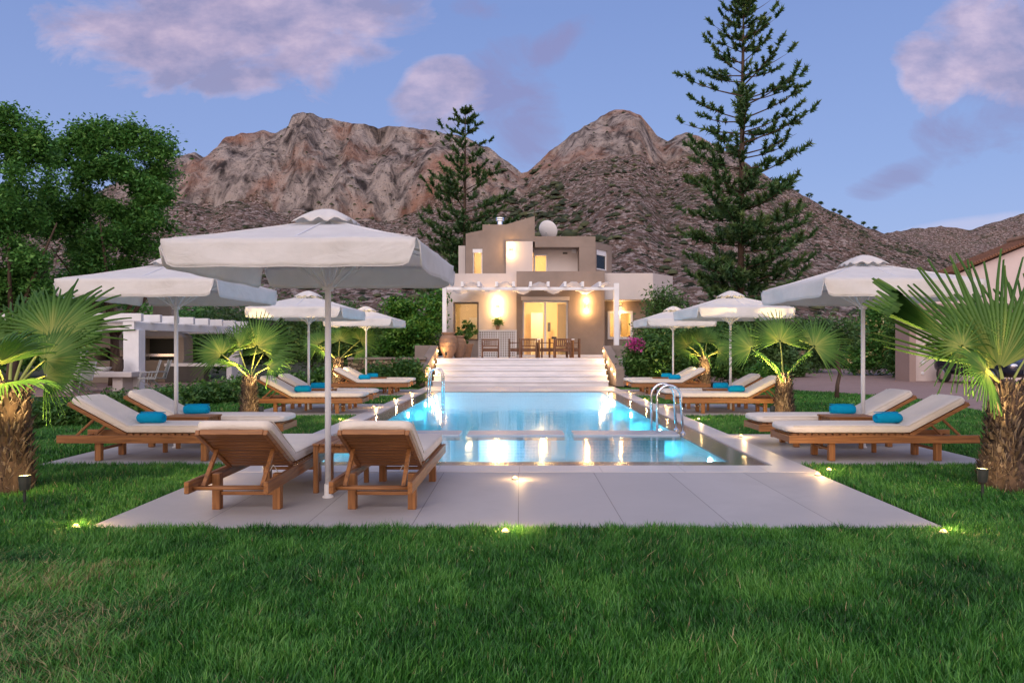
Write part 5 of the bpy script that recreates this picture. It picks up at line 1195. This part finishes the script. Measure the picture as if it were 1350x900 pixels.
def forks(z0, z1, spread, seed, n=5, r=.16):
    g = random.Random(seed); tr = [([(0, 0, -.1), (.05, 0, z0*.5), (0, .05, z0)], [r*1.3, r, r*.85])]
    for k in range(n):
        a = 2*PI*k/n+g.uniform(-.4, .4); d = spread*g.uniform(.5, 1); zz = z1*g.uniform(.75, 1)
        tr.append(([(0, .05, z0*.95), (math.cos(a)*d*.4, math.sin(a)*d*.4, z0+(zz-z0)*.45), (math.cos(a)*d, math.sin(a)*d, zz)], [r*.6, r*.4, r*.12]))
    return tr
# big dark trees at the left
Y = 23
x0, lo = lobes_px(Y, [(15, 260, 62, 60), (-45, 250, 75, 75), (30, 205, 38, 42, .5), (-10, 190, 40, 34), (0, 340, 75, 60), (38, 300, 40, 55, -.5), (20, 390, 70, 45, 1)])
lo = [l for l in clumps(lo, 12, .27, 5)]+[[wx(p, 23)-x0, 0, wz(q, 23), .35, .35, .5] for p, q in ((-10, 158), (12, 160), (38, 172), (48, 190), (60, 240))]
plant('broadleaf_tree', x0, Y, lo, 60000, .070, 'tree', 'tall dark green tree cut by the left edge of the photo', 'tree', forks(1.6, 5.5, 2.0, 1), 11, cl=.17, per=30)
Y = 26
x0, lo = lobes_px(Y, [(150, 260, 58, 55), (105, 240, 36, 45, .6), (165, 225, 42, 34), (200, 232, 26, 30, .4), (210, 280, 38, 50), (95, 310, 55, 60), (170, 340, 62, 50, -.4), (225, 330, 25, 40), (70, 265, 30, 35), (130, 205, 28, 22), (120, 380, 80, 30, 1)])
lo = clumps(lo, 10, .26, 6)+[[wx(p, 26)-x0, 0, wz(q, 26), .35, .35, .5] for p, q in ((72, 205), (88, 200), (105, 182), (122, 180), (140, 178), (158, 184), (175, 180), (198, 188), (214, 196))]
plant('broadleaf_tree', x0, Y, lo, 70000, .074, 'tree', 'broad dark green tree behind the kitchen pergola, left of the mountain', 'tree', forks(1.8, 6, 2.4, 2), 12, cl=.18, per=30)
# hedges and olives behind the left side
k = 0
def hedge_row(items, mat, name, lab, cat, group, size=.08, n=7000, flowers=None):
    global k
    for (px, py, rx, rz, Y, extra) in items:
        k += 1; x0, lo = lobes_px(Y, [(px, py, rx, rz), (px-rx*.6, py+rz*.35, rx*.6, rz*.6, .4), (px+rx*.55, py+rz*.3, rx*.6, rz*.65, -.3)])
        plant(name, x0, Y, lo, n, size, mat, lab+extra, cat, forks(.7, max(1.2, lo[0][2]), .6, k, 4, .07), 100+k, group, cl=.2, per=24, flowers=flowers, bark='bark_warm')
hedge_row([(20, 430, 60, 60, 34, 'left of the pizza oven'), (105, 425, 45, 45, 35, 'behind the pizza oven'), (180, 440, 45, 45, 35, 'between the oven flue and barbecue hood'), (255, 445, 42, 48, 34, 'right of the barbecue hood')], 'tree', 'garden_tree', 'dark leafy tree behind the kitchen pergola, ', 'tree', 'dark trees behind the kitchen pergola', .10, 9000)
hedge_row([(305, 440, 38, 45, 32.5, 'behind the far pergola post'), (355, 432, 42, 48, 32, 'behind the middle left parasol pole'), (410, 436, 38, 46, 31, 'between the two left palms'), (455, 440, 34, 42, 30, 'behind the far left palm'), (495, 448, 28, 36, 29.5, 'behind the farthest left parasol')], 'tree2', 'olive_tree', 'olive tree with lit twisted trunk, ', 'tree', 'olive trees behind the left loungers', .07, 9000)
Y = 29.0
x0, lo = lobes_px(Y, [(548, 425, 36, 34), (568, 405, 24, 22), (530, 410, 24, 25), (522, 445, 26, 28), (565, 440, 24, 24), (545, 462, 30, 20)])
lo = clumps(lo, 8, .38, 7)
plant('citrus_tree', x0, Y, lo, 15000, .085, 'citrus', 'round glossy citrus tree beside the left corner of the villa', 'tree', forks(.9, 2.2, .8, 41, 5, .07), 41, cl=.16, per=22)
# shrubs in front of the left pergola
g = random.Random(8)
for (px, py, Yb, rx, rz, lab) in ((48, 548, 12.6, 26, 20, 'behind the large left palm'), (92, 545, 12.9, 30, 17, 'below the sling chairs'), (150, 535, 14.5, 34, 16, 'in front of the thick pergola post'), (205, 530, 15.5, 26, 14, 'right of the thick pergola post'), (245, 524, 17.5, 26, 13, 'below the white counter'), (285, 522, 18, 22, 16, 'lit yellow beside the left palm'), (318, 515, 20, 17, 15, 'behind the left palm trunk'), (375, 505, 24.3, 22, 10, 'behind the middle left lounger'), (430, 500, 25, 20, 11, 'left of the far left palm'), (500, 497, 25.2, 16, 12, 'in front of the stone wall'), (535, 492, 25.3, 16, 16, 'at the right end of the stone wall')):
    x0, lo = lobes_px(Yb, [(px, py, rx, rz), (px-rx*.5, py+rz*.3, rx*.6, rz*.6), (px+rx*.5, py+rz*.25, rx*.6, rz*.7)])
    plant('garden_shrub', x0, Yb, lo, 4200, .045*Yb/14, 'shrub', 'low green shrub '+lab, 'shrub', None, int(px), 'low shrubs bordering the left lawn', cl=.10*Yb/14, per=18, hollow=.2)
# right side planting
Y = 26.3
for (px, py, rx, rz, Yb, n, lab, fl) in (
    (852, 470, 26, 34, 26.0, 9000, 'with pink blossoms beside the right pier', 1), (893, 465, 28, 38, 26.2, 9500, 'behind the farthest right loungers', None), (935, 462, 26, 40, 26.8, 9000, 'behind the farthest right palm', None), (968, 465, 24, 36, 27.5, 8000, 'behind the middle right parasol pole', None)):
    x0, lo = lobes_px(Yb, [(px, py, rx, rz), (px-rx*.5, py+rz*.35, rx*.7, rz*.6), (px+rx*.5, py+rz*.3, rx*.7, rz*.65)])
    if fl:
        t = plant('oleander_bush', x0, Yb, lo, n, .07, 'shrub', 'tall oleander bush '+lab, 'shrub', None, int(px), None, cl=.15, per=20, hollow=.2)
        v, q, r = leaf_cloud([(wx(838, Yb)-x0-.05, -.45, wz(453, Yb), .32, .25, .28)], 500, .05, .06, 5, 10, hollow=.2); arrmesh('flowers', v, [q], M['flower_pink'], t, r)
    else: plant('oleander_bush', x0, Yb, lo, n, .07, 'shrub', 'tall green bush '+lab, 'shrub', None, int(px), None, cl=.15, per=20, hollow=.2)
Y = 29.3
x0, lo = lobes_px(Y, [(872, 425, 20, 30), (862, 440, 22, 20), (885, 405, 14, 26), (895, 440, 20, 26), (868, 398, 10, 16)])
plant('feathery_tree', x0, Y, lo, 9000, .07, 'tree2', 'loose feathery tree against the right corner of the villa', 'tree', forks(1.2, 3, .7, 51, 5, .06), 51, cl=.22, per=14)
x0, lo = lobes_px(24.3, [(1013, 494, 24, 17), (1003, 500, 18, 11), (1024, 500, 18, 12)])
plant('round_shrub', x0, 24.3, lo, 9000, .05, 'citrus', 'clipped round green shrub behind the middle right loungers', 'shrub', None, 61, cl=.06, per=14, hollow=.5)
for (px, py, rx, rz, Yb, lab) in ((1005, 450, 32, 40, 33, 'behind the middle right palm'), (1060, 455, 34, 38, 40, 'behind the small crooked tree'), (950, 430, 30, 30, 34, 'between the two farther right parasols'), (1105, 470, 26, 24, 48, 'at the far end of the driveway'), (1040, 480, 14, 14, 34, 'under the middle right palm fronds')):
    x0, lo = lobes_px(Yb, [(px, py, rx, rz), (px-rx*.5, py+rz*.35, rx*.7, rz*.6), (px+rx*.5, py+rz*.3, rx*.7, rz*.65)])
    plant('garden_bush', x0, Yb, lo, 9000, .09, 'tree2', 'dense green bush '+lab, 'bush', None, int(px), 'dense bushes along the driveway', cl=.2, per=20, hollow=.3)
Yb = 36
x0, lo = lobes_px(Yb, [(1152, 445, 30, 40), (1138, 470, 24, 24), (1175, 455, 24, 38), (1165, 415, 24, 24)])
plant('flowering_shrub', x0, Yb, lo, 15000, .09, 'tree', 'tall bush dotted with pale yellow flowers left of the garage', 'bush', None, 71, cl=.2, per=20, hollow=.35, flowers=('flower_yellow', 900, .07))
x0, lo = lobes_px(33, [(1183, 478, 12, 18), (1184, 440, 12, 30)])
plant('garden_bush', x0, 33, lo, 4000, .08, 'shrub', 'narrow green bush against the garage corner', 'bush', None, 72, cl=.15, per=20, hollow=.3)
# small crooked tree on the lawn edge
t = thing('crooked_tree', (wx(1103, 19.8), 19.8, 0), 0, 'small tree with a thin crooked trunk at the driveway edge', 'tree')
mb = MB(); mb.tube([(0, 0, -.05), (.02, 0, .35), (.10, .02, .65), (.02, 0, .95), (-.10, 0, 1.3), (-.05, 0, 1.7)], [.065, .055, .05, .045, .04, .02], 8); mb.tube([(-.02, 0, 1.05), (.25, .1, 1.6)], [.03, .012], 6); mb.build('trunk', M['bark'], t, smooth=True)
v, q, r = leaf_cloud([(-.3, 0, 1.8, .55, .45, .4), (.3, 0, 1.75, .45, .4, .35)], 2600, .05, .13, 8, 14, hollow=.2); arrmesh('crown', v, [q], M['tree2'], t, r)

# ---------- Norfolk pines
def norfolk(x, y, Ht, W, z0, seed, label, nwh, cone=1.0, lean=0, tuft=.5, gap=None, wfun=None):
    g = np.random.default_rng(seed); t = thing('norfolk_pine', (x, y, 0), 0, label, 'tree')
    mb = MB(); mb.tube([(0, 0, -.2), (lean*.3, 0, Ht*.4), (lean*.7, 0, Ht*.75), (lean, 0, Ht)], [Ht*.010, Ht*.008, Ht*.005, .03], 10); mb.build('trunk', M['bark'], t, smooth=True)
    br = MB(); V = []; A = []
    for k in range(nwh):
        f = k/(nwh-1); z = z0+(Ht-z0)*(f**.92); nb = int(g.integers(4, 7)); a0 = g.uniform(0, 2*PI); Wl = wfun(f)*W
        if Wl < .15: Wl = .15
        for b in range(nb):
            a = a0+2*PI*b/nb+g.normal()*.16; ln = Wl*g.uniform(.68, 1.08)
            if g.random() < (.05 if f < .40 else .16) and f < .88: continue
            c_, s_ = math.cos(a), math.sin(a); rise = ln*(-.16+.52*f)+g.normal()*.07*ln; pts = []; zo = z; z = z+g.normal()*.40*(1-f)
            xl = lean*(z/Ht)
            for i in range(8):
                q = i/7; pts.append(Vector((xl+c_*ln*q, s_*ln*q, z + rise*q + .20*ln*q*q*(1.1-f*.4) - .0*q)))
            z = zo; br.tube([pts[0], pts[3], pts[5], pts[7]], [.012*ln+.015, .008*ln+.01, .006*ln+.008, .006], 5, cap=False)
            nt_ = max(2, int(ln/(tuft*(.85 if f < .38 else 1.15)))); q0 = (.16 if f < .40 else .42) if f < .78 else .2
            for i in range(nt_+1):
                q = q0+(1-q0)*i/nt_; j = min(6, int(q*7)); p = pts[j].lerp(pts[j+1], q*7-j)
                for sd in ((-1, 1) if i < nt_ else (0,)):
                    if g.random() < (.08 if f < .36 else .22): continue
                    base = np.array(p); dirv = np.array([c_*.75-s_*sd*.8, s_*.75+c_*sd*.8, .75+g.normal()*.2]); dirv /= np.linalg.norm(dirv)
                    tl = tuft*g.uniform(.7, 1.25)*(1.12-.5*f); m_ = 64
                    r_ = g.random(m_); st = base+dirv*(r_*tl)[:, None]; dd = dirv*.6+g.normal(size=(m_, 3))*.62; dd[:, 2] += .25; dd /= np.linalg.norm(dd, axis=1)[:, None]
                    l_ = (tl*.46*(.6+.6*g.random(m_)))[:, None]; w_ = np.cross(dd, g.normal(size=(m_, 3))); w_ /= np.linalg.norm(w_, axis=1)[:, None]; w_ *= .040*tuft/.5
                    V.append(np.stack([st-w_, st+w_, st+dd*l_], 1).reshape(-1, 3)); A.append(np.repeat(np.clip(.15+.5*r_+.3*g.random(m_)+.1*g.normal(), 0, 1), 3))
    br.build('branches', M['bark'], t); V = np.concatenate(V); arrmesh('foliage', V, [np.arange(len(V)).reshape(-1, 3)], M['pine'], t, np.concatenate(A)); return t
prof1 = lambda f: np.interp(f, [0, .19, .3, .42, .53, .66, .73, .80, .89, .96, 1], [.75, .95, 1.0, .80, .93, .86, .78, .50, .48, .25, .03])
norfolk(wx(976, 44), 44, wz(-8, 44), 3.95, 2.5, 5, 'tall Norfolk Island pine rising above the right side of the mountain', 28, wfun=prof1, lean=.2, tuft=.78)
prof2 = lambda f: np.interp(f, [0, .2, .45, .6, .70, .82, .92, 1], [.9, 1.0, 1.0, .80, .35, .62, .35, .04])
norfolk(wx(612, 66), 66, wz(150, 66), 4.3, 5, 9, 'smaller Norfolk Island pine behind the left side of the villa', 18, wfun=prof2, tuft=.92, lean=.1)
# belts of scrubby trees between the garden and the hill foot
g = np.random.default_rng(77); V = []; Q = []; A = []; o_ = 0
lo = []
for k in range(170):
    Y = g.uniform(62, 128); x = g.uniform(-1, 1)*Y*.85; h = g.uniform(1.5, 4.2)
    lo.append((x, Y, h*.45, h*g.uniform(.6, 1.1), h*.8, h*.55))
v, q, r = leaf_cloud(lo, 90000, .33, .5, 78, 20, hollow=.5)
o = arrmesh('distant_shrubbery', v, [q], M['scrub'], None, r); tag(o, 'belt of olive scrub between the garden and the hill', kind='stuff')
# light on the trunks behind the left loungers and behind the garage corner
spike((wx(372, 29.2), 29.2, 0), 0, 'spike spotlight behind the middle left loungers aimed at the olive trunks', 60, 5)
spike((wx(440, 28.6), 28.6, 0), 0, 'spike spotlight behind the far left palm aimed at the olive trunks', 50, 5)
spike((wx(265, 30), 30.2, 0), 0, 'spike spotlight right of the barbecue aimed at the trees', 40, 5)
spike((wx(300, 19), 19.3, 0), 0, 'spike spotlight among the shrubs beside the left palm', 22, 5)
spike((wx(540, 25.8), 25.7, 0), 0, 'spike spotlight in front of the citrus tree', 30, 5)
spike((wx(868, 25.2), 25.2, 0), 0, 'spike spotlight under the oleander behind the farthest right loungers', 30, 5)
spike((wx(1170, 34), 34, .2), 0, 'spike spotlight under the yellow-flowered bush at the driveway', 40, 5)
spike((wx(1010, 30), 30.2, 0), 0, 'spike spotlight behind the clipped round shrub', 35, 5)
